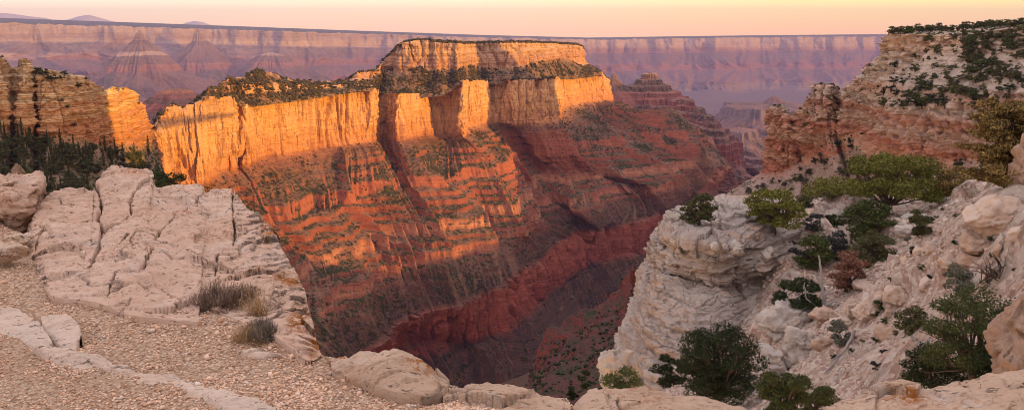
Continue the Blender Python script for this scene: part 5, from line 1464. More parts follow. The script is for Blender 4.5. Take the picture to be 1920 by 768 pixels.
L_green = leaf_mat('juniper_leaves', [(0, (0.028, 0.040, 0.016)), (0.5, (0.064, 0.080, 0.028)), (1, (0.120, 0.130, 0.046))])
L_dark = leaf_mat('dark_leaves', [(0, (0.012, 0.020, 0.010)), (0.5, (0.028, 0.040, 0.018)), (1, (0.060, 0.072, 0.030))])
L_lime = leaf_mat('pinyon_needles', [(0, (0.060, 0.066, 0.018)), (0.5, (0.145, 0.145, 0.032)), (1, (0.25, 0.225, 0.060))])
L_gold = leaf_mat('pine_needles', [(0, (0.08, 0.055, 0.022)), (0.5, (0.20, 0.14, 0.050)), (1, (0.36, 0.25, 0.09))])  # golden sunlight put into the needle colour
L_blue = leaf_mat('dusky_leaves', [(0, (0.030, 0.032, 0.034)), (0.5, (0.060, 0.064, 0.062)), (1, (0.105, 0.108, 0.100))])
L_sage = leaf_mat('sage_leaves', [(0, (0.07, 0.075, 0.055)), (0.5, (0.14, 0.145, 0.11)), (1, (0.24, 0.24, 0.19))])
L_rust = leaf_mat('dead_needles', [(0, (0.12, 0.055, 0.040)), (0.5, (0.22, 0.105, 0.075)), (1, (0.33, 0.18, 0.13))])
L_fir = leaf_mat('conifer_needles', [(0, (0.026, 0.032, 0.014)), (0.5, (0.060, 0.064, 0.028)), (1, (0.125, 0.118, 0.052))])
L_olive = leaf_mat('olive_leaves', [(0, (0.035, 0.038, 0.018)), (0.5, (0.075, 0.078, 0.034)), (1, (0.135, 0.128, 0.06))])
b = N('bark')
M_bark = b.bsdf(b.mix(b.noise(b.scale(b.pos(), (9, 9, 2)), 1, 6, .7), (0.06, 0.042, 0.035), (0.16, 0.12, 0.10)), 0.95, b.bump(b.noise(b.scale(b.pos(), (14, 14, 3)), 1, 5), .05, .8), .05)
b = N('dead_wood')
M_dead = b.bsdf(b.mix(b.noise(b.scale(b.pos(), (9, 9, 2)), 1, 6, .7), (0.20, 0.18, 0.18), (0.42, 0.39, 0.39)), 0.9, b.bump(b.noise(b.scale(b.pos(), (14, 14, 3)), 1, 5), .05, .8), .05)
b = N('pine_bark')
M_pbark = b.bsdf(b.mix(b.noise(b.scale(b.pos(), (9, 9, 2)), 1, 6, .7), (0.05, 0.03, 0.024), (0.13, 0.075, 0.055)), 0.95, None, .05)


class Mesh:
    def __init__(s): s.v, s.t, s.q, s.n = [], [], [], 0

    def add(s, v, t=None, q=None):
        if t is not None and len(t): s.t.append(np.asarray(t) + s.n)
        if q is not None and len(q): s.q.append(np.asarray(q) + s.n)
        s.v.append(np.asarray(v, float)); s.n += len(v)

    def tube(s, pts, r0, r1, k=6):
        pts = np.asarray(pts, float); n = len(pts)
        d = np.gradient(pts, axis=0); d /= np.linalg.norm(d, axis=1)[:, None] + 1e-9
        up_ = np.array([0.3, 0.9, 0.2]); a = np.cross(d, up_); a /= np.linalg.norm(a, axis=1)[:, None] + 1e-9
        b_ = np.cross(d, a)
        rr_ = np.linspace(r0, r1, n)
        th_ = np.arange(k) / k * 2 * math.pi
        V = pts[:, None] + rr_[:, None, None] * (np.cos(th_)[None, :, None] * a[:, None] + np.sin(th_)[None, :, None] * b_[:, None])
        i = np.arange(n - 1)[:, None] * k; j = np.arange(k)[None, :]; j2 = (j + 1) % k
        s.add(V.reshape(-1, 3), q=np.stack([i + j, i + j2, i + k + j2, i + k + j], -1).reshape(-1, 4))

    def leaves(s, c, ln, wd, r_, up_=0.25):
        """pointed sprays: one bent quad for each centre"""
        n = len(c)
        d = r_.normal(size=(n, 3)); d[:, 2] += up_; d /= np.linalg.norm(d, axis=1)[:, None]
        e = np.cross(d, r_.normal(size=(n, 3))); e /= np.linalg.norm(e, axis=1)[:, None] + 1e-9
        l_ = (ln * r_.uniform(.6, 1.35, n))[:, None]; w_ = (wd * r_.uniform(.6, 1.35, n))[:, None]
        V = np.stack([c - d * l_ * .5, c + e * w_ * .5, c + d * l_ * .5, c - e * w_ * .5], 1).reshape(-1, 3)
        s.add(V, q=np.arange(n * 4).reshape(-1, 4))

    def build(s, name, mat, parent=None, smooth=False):
        me = mesh_from(name, np.concatenate(s.v), quads=np.concatenate(s.q) if s.q else None, tris=np.concatenate(s.t) if s.t else None, mat=mat, smooth=smooth)
        return link(name, me, parent)


def empty(name, loc, label, cat, group=None):
    o = bpy.data.objects.new(name, None)
    o.empty_display_size = 0.3
    col.objects.link(o)
    o.location = loc
    return props(o, label, cat, group)


def wobbly(a, b_, n, amp, r_, sag=0.0):
    a, b_ = np.asarray(a, float), np.asarray(b_, float)
    t_ = np.linspace(0, 1, n)[:, None]
    L_ = np.linalg.norm(b_ - a)
    k_ = r_.normal(size=(4, 3)) * amp * L_
    o = sum(k_[i] * np.sin(math.pi * (i + 1) * t_) / (i + 1) for i in range(4))
    o[:, 2] += (np.sin(math.pi * t_) * sag * L_)[:, 0]
    return a + (b_ - a) * t_ + o


def crown_points(clumps, n, r_, shell=0.55):
    """clumps: (x, y, z, rx, rz)"""
    C = np.asarray(clumps, float)
    w_ = C[:, 3] ** 2
    i = r_.choice(len(C), n, p=w_ / w_.sum())
    d = r_.normal(size=(n, 3)); d /= np.linalg.norm(d, axis=1)[:, None]
    rad = (shell + (1 - shell) * r_.random(n)) * r_.uniform(.75, 1.1, n)
    d[:, 2] *= np.where(d[:, 2] < 0, 0.55, 1)
    return C[i, :3] + d * rad[:, None] * np.stack([C[i, 3], C[i, 3], C[i, 4]], -1)


def juniper(name, label, cat, base, W, Ht, lmat, seed, nleaf=4200, nclump=26, ls=0.05, lean=0.0, low=0.18, trunk=M_bark, tr=0.055, flat=1.0, group=None, gap=0.8, deadlimbs=0):
    """spreading tree: trunk, limbs to every clump, crown of leaf sprays"""
    r_ = np.random.default_rng(seed)
    root = empty(name, base, label, cat, group)
    cl_ = []
    tries = 0
    while len(cl_) < nclump and tries < 4000:
        tries += 1
        a = r_.uniform(0, 6.283); q_ = math.sqrt(r_.random())
        h_ = low + (1 - low) * r_.random()
        env = math.sqrt(max(0.02, 1 - ((h_ - 0.52) / 0.56) ** 2))
        x_, y_ = math.cos(a) * q_ * env * W * .42, math.sin(a) * q_ * env * W * .42
        rr_ = W * (r_.uniform(0.11, 0.20) if nclump > 20 else r_.uniform(0.15, 0.25))
        p_ = np.array([x_ + lean * Ht * h_, y_, h_ * Ht * .93])
        if all(np.linalg.norm(p_ - np.array(c_[:3])) > (rr_ + c_[3]) * gap * (.62 if nclump > 20 else .45) for c_ in cl_):
            cl_.append((*p_, rr_, rr_ * r_.uniform(.55, .85) * flat))
    tm = Mesh()
    fork = np.array([lean * Ht * .25, 0, Ht * r_.uniform(.12, .22)])
    tm.tube(wobbly([0, 0, -Ht * .06], fork, 7, 0.04, r_), tr * Ht, tr * Ht * .75, 8)
    lm = Mesh()
    for c_ in cl_:
        e = np.array(c_[:3])
        s0 = fork + (e - fork) * 0.0
        lm.tube(wobbly(s0, e, 8, 0.05, r_, -0.05), tr * Ht * r_.uniform(.3, .55), tr * Ht * .06, 5)
        for k_ in range(3):
            e2 = e + r_.normal(size=3) * c_[3] * .6
            lm.tube(wobbly(fork + (e - fork) * .7, e2, 5, 0.06, r_), tr * Ht * .12, tr * Ht * .03, 4)
    for k_ in range(deadlimbs):
        a = r_.uniform(0, 6.283)
        e = fork + np.array([math.cos(a) * W * .5, math.sin(a) * W * .3, r_.uniform(-.1, .35) * Ht])
        lm.tube(wobbly(fork, e, 9, 0.07, r_), tr * Ht * .3, tr * Ht * .04, 5)
    t_ = tm.build('trunk', trunk, root, True)
    lm.build('limbs', trunk, t_, True)
    cm = Mesh()
    P_ = crown_points(cl_, nleaf, r_)
    cm.leaves(P_, ls * W, ls * W * .5, r_)
    cm.build('crown', lmat, root)
    return root


def at(surf, u, v):
    return foot(surf, u, v)


def near_tree(u, vb, w_, h_, label, lmat, seed, surf='scree', name='juniper', cat='tree', D=None, **kw):
    base = at(surf, u, vb) if D is None else P(u, vb, D)
    s_ = base[1] / F
    if 'ls' not in kw or kw['ls'] < .1:
        kw['ls'] = 4.6 * s_ / (w_ * s_ * 1.18)
        kw['nleaf'] = int(min(26000, max(kw.get('nleaf', 0) * .5, 1.25 * w_ * h_)))
    return juniper(name, label, cat, base, w_ * s_ * 1.18, h_ * s_ * 1.1, lmat, seed, **kw)


near_tree(1310, 420, 64, 56, 'small round pinyon growing on the left crest of the pale outcrop', L_olive, 1, 'out', 'pinyon', nleaf=4200, low=.12)
near_tree(1452, 432, 94, 76, 'yellow green pinyon with rounded top at the back of the outcrop', L_lime, 2, 'out', 'pinyon', nleaf=5200, nclump=30, low=.2)
near_tree(1662, 402, 160, 108, 'largest yellow green juniper spreading over the top of the stony slope', L_lime, 3, nleaf=9000, nclump=34, low=.34, gap=1.15)
near_tree(1560, 372, 96, 32, 'low spreading yellow green juniper left of the largest one', L_lime, 4, nleaf=3600, nclump=18, low=.2)
near_tree(1622, 452, 92, 78, 'dark green juniper clump directly below the largest juniper', L_green, 5, nleaf=6000, nclump=30, low=.1)
near_tree(1636, 502, 86, 58, 'low yellow green juniper in the hollow above the flat slab', L_olive, 6, nleaf=5000, nclump=26, low=.05)
near_tree(1345, 756, 152, 150, 'biggest dark round juniper at the foot of the pale outcrop', L_dark, 7, nleaf=15000, nclump=60, ls=.036, low=.10, D=39)
near_tree(1465, 785, 92, 104, 'dark low pinyon at the bottom edge right of the biggest juniper', L_green, 8, name='pinyon', nleaf=6500, nclump=24, low=.02, D=24, ls=.06)
near_tree(1525, 780, 76, 64, 'smaller dark pinyon touching the one right of the biggest juniper', L_green, 9, name='pinyon', nleaf=4200, nclump=18, low=.02, D=25, ls=.06)
near_tree(1500, 600, 96, 74, 'half dead dark juniper with bare grey limbs in mid slope', L_dark, 10, nleaf=5200, nclump=22, low=.12, trunk=M_dead, deadlimbs=6)
near_tree(1522, 500, 66, 62, 'green juniper top standing between dusky shrubs', L_green, 11, nleaf=4200, nclump=20, low=.05)
near_tree(1822, 716, 190, 165, 'gnarled juniper with twisted open limbs beside the orange boulder', L_green, 12, nleaf=9000, nclump=34, ls=.034, low=.22, gap=1.15, D=12.5, deadlimbs=9)
near_tree(1745, 726, 130, 66, 'low dark juniper bushes left of the gnarled juniper trunk', L_dark, 13, nleaf=5200, nclump=22, low=.02, D=13.5)
near_tree(1880, 728, 120, 95, 'dark low juniper under the overhanging orange boulder', L_dark, 14, nleaf=4800, nclump=20, low=.02, D=11.8)
near_tree(1706, 622, 54, 48, 'loose green bush left of the gnarled juniper', L_olive, 15, name='bush', cat='bush', nleaf=2200, nclump=14, low=.05)
near_tree(1642, 590, 28, 26, 'small bright green round shrub among slabs', L_green, 16, name='bush', cat='bush', nleaf=1200, nclump=10, low=.02)
near_tree(1727, 442, 46, 50, 'dry olive bush alone on the upper stony slope', L_olive, 17, name='bush', cat='bush', nleaf=1800, nclump=14, low=.05, gap=1.0)
near_tree(1800, 552, 62, 50, 'grey green sagebrush next to the bare dark shrub', L_sage, 18, name='sagebrush', cat='bush', nleaf=2600, nclump=16, low=.02)
near_tree(1588, 545, 62, 74, 'rust brown dead shrub above the flat slab', L_rust, 19, name='dead_shrub', cat='bush', nleaf=1500, nclump=18, low=.1, trunk=M_bark)
near_tree(1566, 482, 54, 46, 'dusky grey shrub between two green junipers', L_blue, 20, name='dusky_shrub', cat='bush', nleaf=2200, nclump=16, low=.02)
near_tree(1522, 436, 42, 26, 'dusky flat shrub on the pale rubble at the back', L_blue, 21, name='dusky_shrub', cat='bush', nleaf=1300, nclump=10, low=.02)
near_tree(1478, 470, 30, 20, 'small dusky shrub nearest the outcrop right edge', L_blue, 22, name='dusky_shrub', cat='bush', nleaf=900, nclump=8, low=.02)
near_tree(1497, 488, 36, 28, 'dusky grey shrub touching the green juniper top', L_blue, 23, name='dusky_shrub', cat='bush', nleaf=1100, nclump=8, low=.02)
near_tree(1562, 422, 40, 20, 'dark shrub left of the dark green juniper clump', L_dark, 24, name='bush', cat='bush', nleaf=1000, nclump=8, low=.02)
near_tree(1165, 730, 76, 34, 'green spreading bush in front of the white knobbly boulder', L_green, 25, name='bush', cat='bush', nleaf=2400, nclump=16, low=.02, D=33)
near_tree(1100, 728, 26, 36, 'small dark bush left of the white knobbly boulder', L_dark, 26, name='bush', cat='bush', nleaf=900, nclump=9, low=.02, D=34)
near_tree(1074, 748, 24, 26, 'tiny dark bush at the brink in the gap between the bottom rocks', L_dark, 27, name='bush', cat='bush', nleaf=700, nclump=8, low=.02, D=8)
near_tree(1256, 722, 60, 52, 'thin dark scrub at the left foot of the biggest juniper', L_dark, 28, name='bush', cat='bush', nleaf=1500, nclump=14, low=.02, D=42, gap=1.2)
near_tree(1702, 458, 18, 14, 'tiny grey shrub beside the dry olive bush', L_sage, 29, name='bush', cat='bush', nleaf=500, nclump=6, low=.02)
near_tree(1712, 478, 22, 14, 'small brown grey shrub on the white rubble', L_blue, 30, name='dusky_shrub', cat='bush', nleaf=600, nclump=6, low=.02)
near_tree(1655, 664, 20, 12, 'small grey brown shrub on the reddish slope', L_blue, 31, name='dusky_shrub', cat='bush', nleaf=500, nclump=6, low=.02)
near_tree(1640, 692, 22, 16, 'lower grey brown shrub on the reddish slope', L_blue, 32, name='dusky_shrub', cat='bush', nleaf=500, nclump=6, low=.02)
near_tree(1575, 645, 46, 44, 'grey green sagebrush behind the fallen branches', L_sage, 33, name='sagebrush', cat='bush', nleaf=1800, nclump=12, low=.02)
near_tree(1500, 388, 44, 20, 'dull shrub between the two yellow green pinyons', L_olive, 34, name='bush', cat='bush', nleaf=900, nclump=8, low=.02)
near_tree(1750, 372, 60, 34, 'yellow green bush right of the largest juniper', L_lime, 35, name='bush', cat='bush', nleaf=2200, nclump=14, low=.05)
near_tree(1790, 366, 70, 48, 'brownish sparse shrub under the lone pine branches', L_gold, 36, name='bush', cat='bush', nleaf=1700, nclump=16, low=.08, gap=1.1)


# lone pine: straight trunk, tiers of bent branches with needle tufts
def pine(base, Ht, W, seed):
    r_ = np.random.default_rng(seed)
    root = empty('pine_tree', base, 'lone sparse pine with sunset gold put into its needle colour at the right edge', 'tree')
    tm = Mesh(); lm = Mesh(); cl_ = []
    tp = wobbly([0, 0, -0.1 * Ht], [-0.02 * Ht, 0, Ht], 14, 0.012, r_)
    tm.tube(tp, 0.040 * Ht, 0.008 * Ht, 9)
    for k_ in range(52):
        h_ = 0.16 + 0.82 * (k_ / 51.0)
        s0 = np.array([np.interp(h_, np.linspace(-.1, 1, 14), tp[:, i]) for i in range(3)])
        a = k_ * 2.4 + r_.uniform(-.5, .5)
        rc = W * .5 * (1.0 - 0.62 * h_ ** 1.6) * r_.uniform(.55, 1.05)
        if math.cos(a) < -0.2: rc *= 1.25
        if h_ < .35 and r_.random() < .35: rc *= .5
        e = s0 + np.array([math.cos(a) * rc, math.sin(a) * rc, r_.uniform(-.03, .08) * Ht])
        pl_ = wobbly(s0, e, 9, 0.05, r_, -0.06)
        lm.tube(pl_, .010 * Ht, .002 * Ht, 5)
        for m_ in range(9):
            t_ = r_.uniform(.3, 1.0)
            q_ = np.array([np.interp(t_, np.linspace(0, 1, 9), pl_[:, i]) for i in range(3)]) + r_.normal(size=3) * [.05 * W, .05 * W, .02 * W]
            lm.tube(wobbly(pl_[int(t_ * 7)], q_, 4, .05, r_), .003 * Ht, .001 * Ht, 4)
            rr_ = W * r_.uniform(.05, .10)
            cl_.append((*q_, rr_, rr_ * .5))
    t_ = tm.build('trunk', M_pbark, root, True)
    lm.build('limbs', M_pbark, t_, True)
    cm = Mesh()
    cm.leaves(crown_points(cl_, 25000, r_, .1), W * .034, W * .015, r_, .5)
    cm.build('crown', L_gold, root)


b_ = at('scree', 1886, 370)
pine(b_, 180 * b_[1] / F, 205 * b_[1] / F, 5)


# fallen and standing dead wood
def deadwood(name, label, lines, D, r0=0.05):
    r_ = np.random.default_rng(int(D * 100) % 97)
    base = P(lines[0][0][0], lines[0][0][1], D)
    m_ = Mesh()
    for ln in lines:
        pts = np.array([P(q_[0], q_[1], D + (q_[2] if len(q_) > 2 else 0)) for q_ in ln]) - base
        tt_ = np.linspace(0, len(pts) - 1, len(pts) * 4)
        pts = np.stack([np.interp(tt_, np.arange(len(pts)), pts[:, i]) for i in range(3)], -1)
        pts += r_.normal(size=pts.shape) * r0 * .15
        k_ = 1.0 if ln is lines[0] else .5
        m_.tube(pts, r0 * k_, r0 * k_ * .3, 7)
    o = m_.build(name, M_dead, None, True)
    o.location = base
    return props(o, label, 'dead wood')


d_ = at('scree', 1590, 640)[1] - 1.2
deadwood('fallen_branch', 'bleached grey fallen branch pointing down the pale slope', [[(1602, 618), (1594, 640), (1580, 660), (1560, 684), (1545, 700)], [(1590, 646), (1592, 662), (1598, 672)], [(1596, 632), (1610, 644), (1618, 658)], [(1576, 664), (1568, 668), (1556, 680)]], d_, .10)
d_ = at('scree', 1720, 640)[1] - 3.0
deadwood('dead_stump', 'grey broken stump on the reddish slope left of the gnarled juniper', [[(1731, 668), (1727, 652), (1720, 640), (1710, 630)], [(1727, 654), (1738, 642), (1744, 634)]], d_, .15)
deadwood('fallen_branch', 'short grey log lying right of the broken stump', [[(1742, 662), (1756, 655), (1770, 655)], [(1752, 668), (1766, 676), (1778, 680)]], d_ - 1, .08)
d_ = at('scree', 1545, 575)[1] - 1.5
deadwood('dead_tree', 'bare grey dead trunk with twisted limbs beside the half dead juniper', [[(1546, 586), (1545, 560), (1540, 530), (1538, 500), (1536, 478)], [(1545, 560), (1555, 545), (1568, 536)], [(1546, 582), (1530, 574), (1512, 560), (1508, 530)], [(1546, 586), (1532, 588), (1514, 580)], [(1541, 535), (1532, 520), (1528, 508)], [(1546, 574), (1562, 566), (1580, 562)]], d_, .16)
d_ = at('scree', 1860, 490)[1] - .6
r_ = np.random.default_rng(44)
lines = []
for k_ in range(46):
    u0, v0 = 1862 + r_.normal() * 10, 520 + r_.normal() * 6
    a = r_.uniform(-2.9, -.2)
    l_ = r_.uniform(25, 58)
    lines.append([(u0, v0, 0), (u0 + math.cos(a) * l_ * .5 + r_.normal() * 4, v0 + math.sin(a) * l_ * .5, r_.normal() * .3), (u0 + math.cos(a) * l_ + r_.normal() * 5, v0 + math.sin(a) * l_ * .9 + 4, r_.normal() * .6)])
o = deadwood('bare_shrub', 'bare dark twiggy shrub left of the overhanging orange boulder', lines, d_, .03)
o['category'] = 'bush'
o.data.materials[0] = M_bark


# dry shrubs in the gravel
def dry_shrub(u, v, w_, h_, label, D, mats, seed, n=2600):
    r_ = np.random.default_rng(seed)
    base = P(u, v, D)
    s_ = D / F
    root = empty('dry_shrub', base, label, 'shrub')
    W, Ht = w_ * s_, h_ * s_
    for nm, mt, cnt, wd in (('twigs', mats[0], n, .006), ('grass_blades', mats[1], n // 3, .006)):
        d = r_.normal(size=(cnt, 3)); d[:, 2] = np.abs(d[:, 2]) + .18; d /= np.linalg.norm(d, axis=1)[:, None]
        sc4 = r_.normal(size=(6, 3)) * [W * .24, W * .2, 0]; hs4 = r_.uniform(.55, 1.1, 6); ix = r_.integers(0, 6, cnt)
        st_ = sc4[ix] + np.stack([r_.normal(size=cnt) * W * .06, r_.normal(size=cnt) * W * .06, r_.random(cnt) ** 1.5 * Ht * .3], -1)
        d = d * hs4[ix][:, None] + r_.normal(size=(6, 3))[ix] * .12; d[:, 2] = np.abs(d[:, 2])
        ln = r_.uniform(.45, 1.0, cnt)[:, None]
        e = st_ + d * ln * np.array([W * .34, W * .32, Ht * .82])
        mid = (st_ + e) / 2 + r_.normal(size=(cnt, 3)) * W * .05
        sd_ = np.cross(e - st_, r_.normal(size=(cnt, 3))); sd_ /= np.linalg.norm(sd_, axis=1)[:, None] + 1e-9
        sd_ = sd_ * W * wd
        V = np.stack([st_ - sd_, st_ + sd_, mid + sd_, mid - sd_, e], 1).reshape(-1, 3)
        i = np.arange(cnt)[:, None] * 5
        m_ = Mesh(); m_.add(V, t=(i + [3, 2, 4]), q=(i + [0, 1, 2, 3]))
        m_.build(nm, mt, root)
    lf = Mesh()
    c_ = r_.normal(size=(n, 3)); c_[:, 2] = np.abs(c_[:, 2]); c_ /= np.linalg.norm(c_, axis=1)[:, None]
    lf.leaves(c_ * r_.uniform(.35, .95, n)[:, None] * [W * .5, W * .45, Ht * .9], W * .035, W * .015, r_)
    lf.build('leaves', mats[2], root)


L_twig = leaf_mat('twig', [(0, (0.12, 0.085, 0.07)), (0.5, (0.26, 0.18, 0.145)), (1, (0.44, 0.32, 0.25))])
L_straw = leaf_mat('straw', [(0, (0.30, 0.19, 0.10)), (1, (0.52, 0.36, 0.20))])
L_grey = leaf_mat('grey_leaf', [(0, (0.09, 0.075, 0.065)), (0.5, (0.19, 0.155, 0.13)), (1, (0.32, 0.26, 0.21))])
dry_shrub(452, 590, 112, 76, 'dark twiggy dry shrub at the edge of the gravel by the ledge', 5.25, (L_twig, L_straw, L_twig), 1, 4200)
dry_shrub(512, 600, 66, 52, 'small dry shrub behind the grey one near the brink', 5.2, (L_twig, L_straw, L_grey), 2, 1800)
dry_shrub(486, 642, 84, 66, 'rounded grey dry shrub with straw grass in the gravel', 4.75, (L_grey, L_straw, L_grey), 3, 3200)
dry_shrub(706, 716, 20, 22, 'little tuft of straw grass in the gravel by the brink rock', 4.2, (L_straw, L_straw, L_straw), 4, 160)
near_tree(433, 382, 18, 14, 'tiny green plant growing in a crack of the limestone ledge', L_lime, 61, name='plant', cat='plant', D=8.1, nleaf=160, nclump=5, low=.02, ls=.16)
near_tree(188, 398, 16, 12, 'tiny plant in the left joint of the limestone ledge', L_olive, 62, name='plant', cat='plant', D=7.7, nleaf=140, nclump=5, low=.02, ls=.16)
near_tree(244, 394, 22, 16, 'small plant tucked in the joint below the back block of the ledge', L_olive, 63, name='plant', cat='plant', D=7.8, nleaf=160, nclump=5, low=.02, ls=.16)
near_tree(316, 350, 54, 26, 'dark bush showing just behind the far edge of the limestone ledge', L_dark, 64, name='bush', cat='bush', D=60, nleaf=1500, nclump=12, low=.02)


# ---- copies: junipers of the headland, conifers below the left ridge
def copy_tree(root, loc, scale, rot, label, group, name=None):
    r2 = root.copy(); col.objects.link(r2)
    if name: r2.name = name
    r2.location = loc; r2.rotation_euler = (0, 0, rot); r2.scale = scale
    r2['label'] = label; r2['group'] = group
    for ch in root.children:
        c_ = ch.copy(); col.objects.link(c_); c_.parent = r2
    return r2


def small_tree(name, seed, lmat, kind):
    """unit sized tree whose few pixels still show trunk and uneven crown"""
    r_ = np.random.default_rng(seed)
    root = empty(name, (0, 0, 0), 'x', 'tree')
    tm = Mesh(); cm = Mesh()
    if kind == 'round':
        tm.tube(wobbly([0, 0, -.12], [.03, 0, .5], 5, .05, r_), .05, .02, 5)
        cl_ = []
        for k_ in range(11):
            a = r_.uniform(0, 6.28); q_ = math.sqrt(r_.random()) * .34
            cl_.append((math.cos(a) * q_, math.sin(a) * q_, r_.uniform(.22, .78) - q_ * .35, r_.uniform(.12, .22), r_.uniform(.10, .18)))
        for c_ in cl_[:6]: tm.tube(wobbly([0, 0, .15], c_[:3], 4, .05, r_), .022, .006, 4)
        cm.leaves(crown_points(cl_, 620, r_, .5), .10, .055, r_)
    else:
        tm.tube([[0, 0, -.08], [0, 0, .5], [0, 0, .98]], .022, .004, 5)
        n = 900
        h_ = .10 + .90 * r_.random(n) ** 1.15
        tier = .72 + .28 * np.sin(h_ * 40 + r_.uniform(0, 6))
        rad = (.17 * (1.02 - h_) ** .8 * tier) * np.sqrt(r_.uniform(.1, 1, n)) * (1 + .35 * np.sin(h_ * 9 + seed))
        a = r_.uniform(0, 6.28, n)
        cm.leaves(np.stack([np.cos(a) * rad, np.sin(a) * rad, h_ - rad * .35], -1), .055, .030, r_, -.1)
    tm.build('trunk', M_bark, root, True)
    cm.build('crown', lmat, root)
    return root


SM = {'green': [small_tree('juniper', 70 + k_, L_green, 'round') for k_ in range(3)], 'dark': [small_tree('juniper', 80 + k_, L_dark, 'round') for k_ in range(3)],
      'olive': [small_tree('juniper', 90 + k_, L_olive, 'round') for k_ in range(3)], 'fir': [small_tree('conifer', 95 + k_, L_fir, 'spire') for k_ in range(3)],
      'bushfir': [small_tree('conifer', 99 + k_, L_fir, 'round') for k_ in range(2)]}
fresh = {id(o) for v_ in SM.values() for o in v_}
r_ = np.random.default_rng(31)


def put(kind, surf, u, v, w_, h_, label, group):
    """v: foot of the tree; w_, h_: its size as seen"""
    p_ = at(surf, u, v)
    s_ = p_[1] / F
    pool = SM[kind]
    o = pool[r_.integers(len(pool))]
    k_ = 1.9 if kind == 'fir' else 1.0
    sc_ = (w_ * s_ * 1.12 * (1.5 if kind == 'fir' else 1), w_ * s_ * 1.12 * (1.5 if kind == 'fir' else 1), h_ * s_ * 1.08)
    if id(o) in fresh:
        fresh.discard(id(o))
        o.location = p_; o.scale = sc_; o.rotation_euler = (0, 0, r_.uniform(0, 6.28)); o['label'] = label; o['group'] = group
        return o
    return copy_tree(o, p_, sc_, r_.uniform(0, 6.28), label, group)


# skyline row on the headland top
for k_ in range(46):
    u = 1672 + k_ * 5.7 + r_.uniform(-2, 2)
    vv = np.interp(u, [1670, 1700, 1740, 1800, 1850, 1925], [65, 61, 57, 53, 50, 47]) + r_.uniform(-1, 3)
    s_ = r_.uniform(.75, 1.3)
    put('olive' if r_.random() < .6 else 'green', 'head', u, vv, 20 * s_, 13 * s_, 'juniper of the wooded skyline along the headland top', 'junipers along the headland skyline')
Z_ = [
 ('wooded slope', [(1735, 70), (1790, 62), (1925, 58), (1925, 150), (1880, 150), (1820, 190), (1760, 170), (1720, 120)], 120, 13.0, ['olive', 'green', 'olive'], 'juniper on the wooded upper slope of the headland', 'junipers on the wooded headland slope'),
 ('steps', [(1670, 150), (1720, 120), (1760, 170), (1800, 196), (1925, 150), (1925, 205), (1640, 205)], 50, 12.0, ['dark', 'green'], 'dark juniper on the stepped ledges between the two headland cliffs', 'junipers on the headland ledges'),
 ('foot', [(1480, 325), (1560, 278), (1620, 250), (1640, 305), (1720, 318), (1850, 300), (1860, 345), (1700, 345), (1560, 350), (1440, 350)], 46, 12.0, ['dark', 'dark', 'green'], 'dark juniper on the scree at the foot of the headland cliff', 'junipers at the foot of the headland cliff'),
 ('spur', [(1375, 362), (1440, 328), (1500, 340), (1560, 360), (1400, 378)], 20, 8.0, ['dark', 'green'], 'small dark bush on the scree spur below the headland tower', 'bushes on the spur below the headland tower'),
]


def inside(u, v, poly):
    c_ = False
    for (x1_, y1_), (x2_, y2_) in zip(poly, poly[1:] + poly[:1]):
        if (y1_ > v) != (y2_ > v) and u < (x2_ - x1_) * (v - y1_) / (y2_ - y1_) + x1_: c_ = not c_
    return c_


for nm, poly, cnt, sz, kinds, lab, grp in Z_:
    us, vs = [q_[0] for q_ in poly], [q_[1] for q_ in poly]
    done = 0
    while done < cnt:
        u, v = r_.uniform(min(us), max(us)), r_.uniform(min(vs), max(vs))
        if not inside(u, v, poly): continue
        s_ = r_.uniform(.55, 1.45)
        put(kinds[r_.integers(len(kinds))], 'head', u, v, sz * 1.55 * s_, sz * 1.15 * s_, lab, grp)
        done += 1
for (u, v, w_, h_, k_, lb) in [(1745, 92, 9, 12, 'dark', 'dark small pointed tree on the step of the upper headland cliff'), (1735, 100, 10, 7, 'dark', 'low dark bush on a step of the upper headland cliff'),
                           (1716, 110, 20, 10, 'dark', 'dark bush in the hollow under the upper headland cliff'), (1676, 132, 18, 20, 'dark', 'dark bush clinging to the headland cliff corner'),
                           (1540, 158, 8, 6, 'dark', 'tiny bush on top of the headland tower'), (1562, 159, 7, 6, 'dark', 'tiny shrub at the right top of the headland tower'), (1628, 124, 9, 7, 'dark', 'small bush on the stepped headland crest'),
                           (1452, 199, 7, 5, 'dark', 'tiny plant on the outermost headland tower')]:
    put(k_, 'head', u, v, w_, h_, lb, 'single bushes on the headland cliffs')
# small shrubs of the stony slope
done = 0
while done < 34:
    u, v = r_.uniform(1480, 1915), r_.uniform(385, 690)
    if v < 385 + (1600 - u) * .25 or (u < 1560 and v > 560): continue
    s_ = r_.uniform(.6, 1.3)
    put(['olive', 'dark', 'green'][r_.integers(3)], 'scree', u, v, 17 * s_, 11 * s_, 'small shrub dotting the rubble of the stony slope', 'small shrubs on the stony slope')
    done += 1
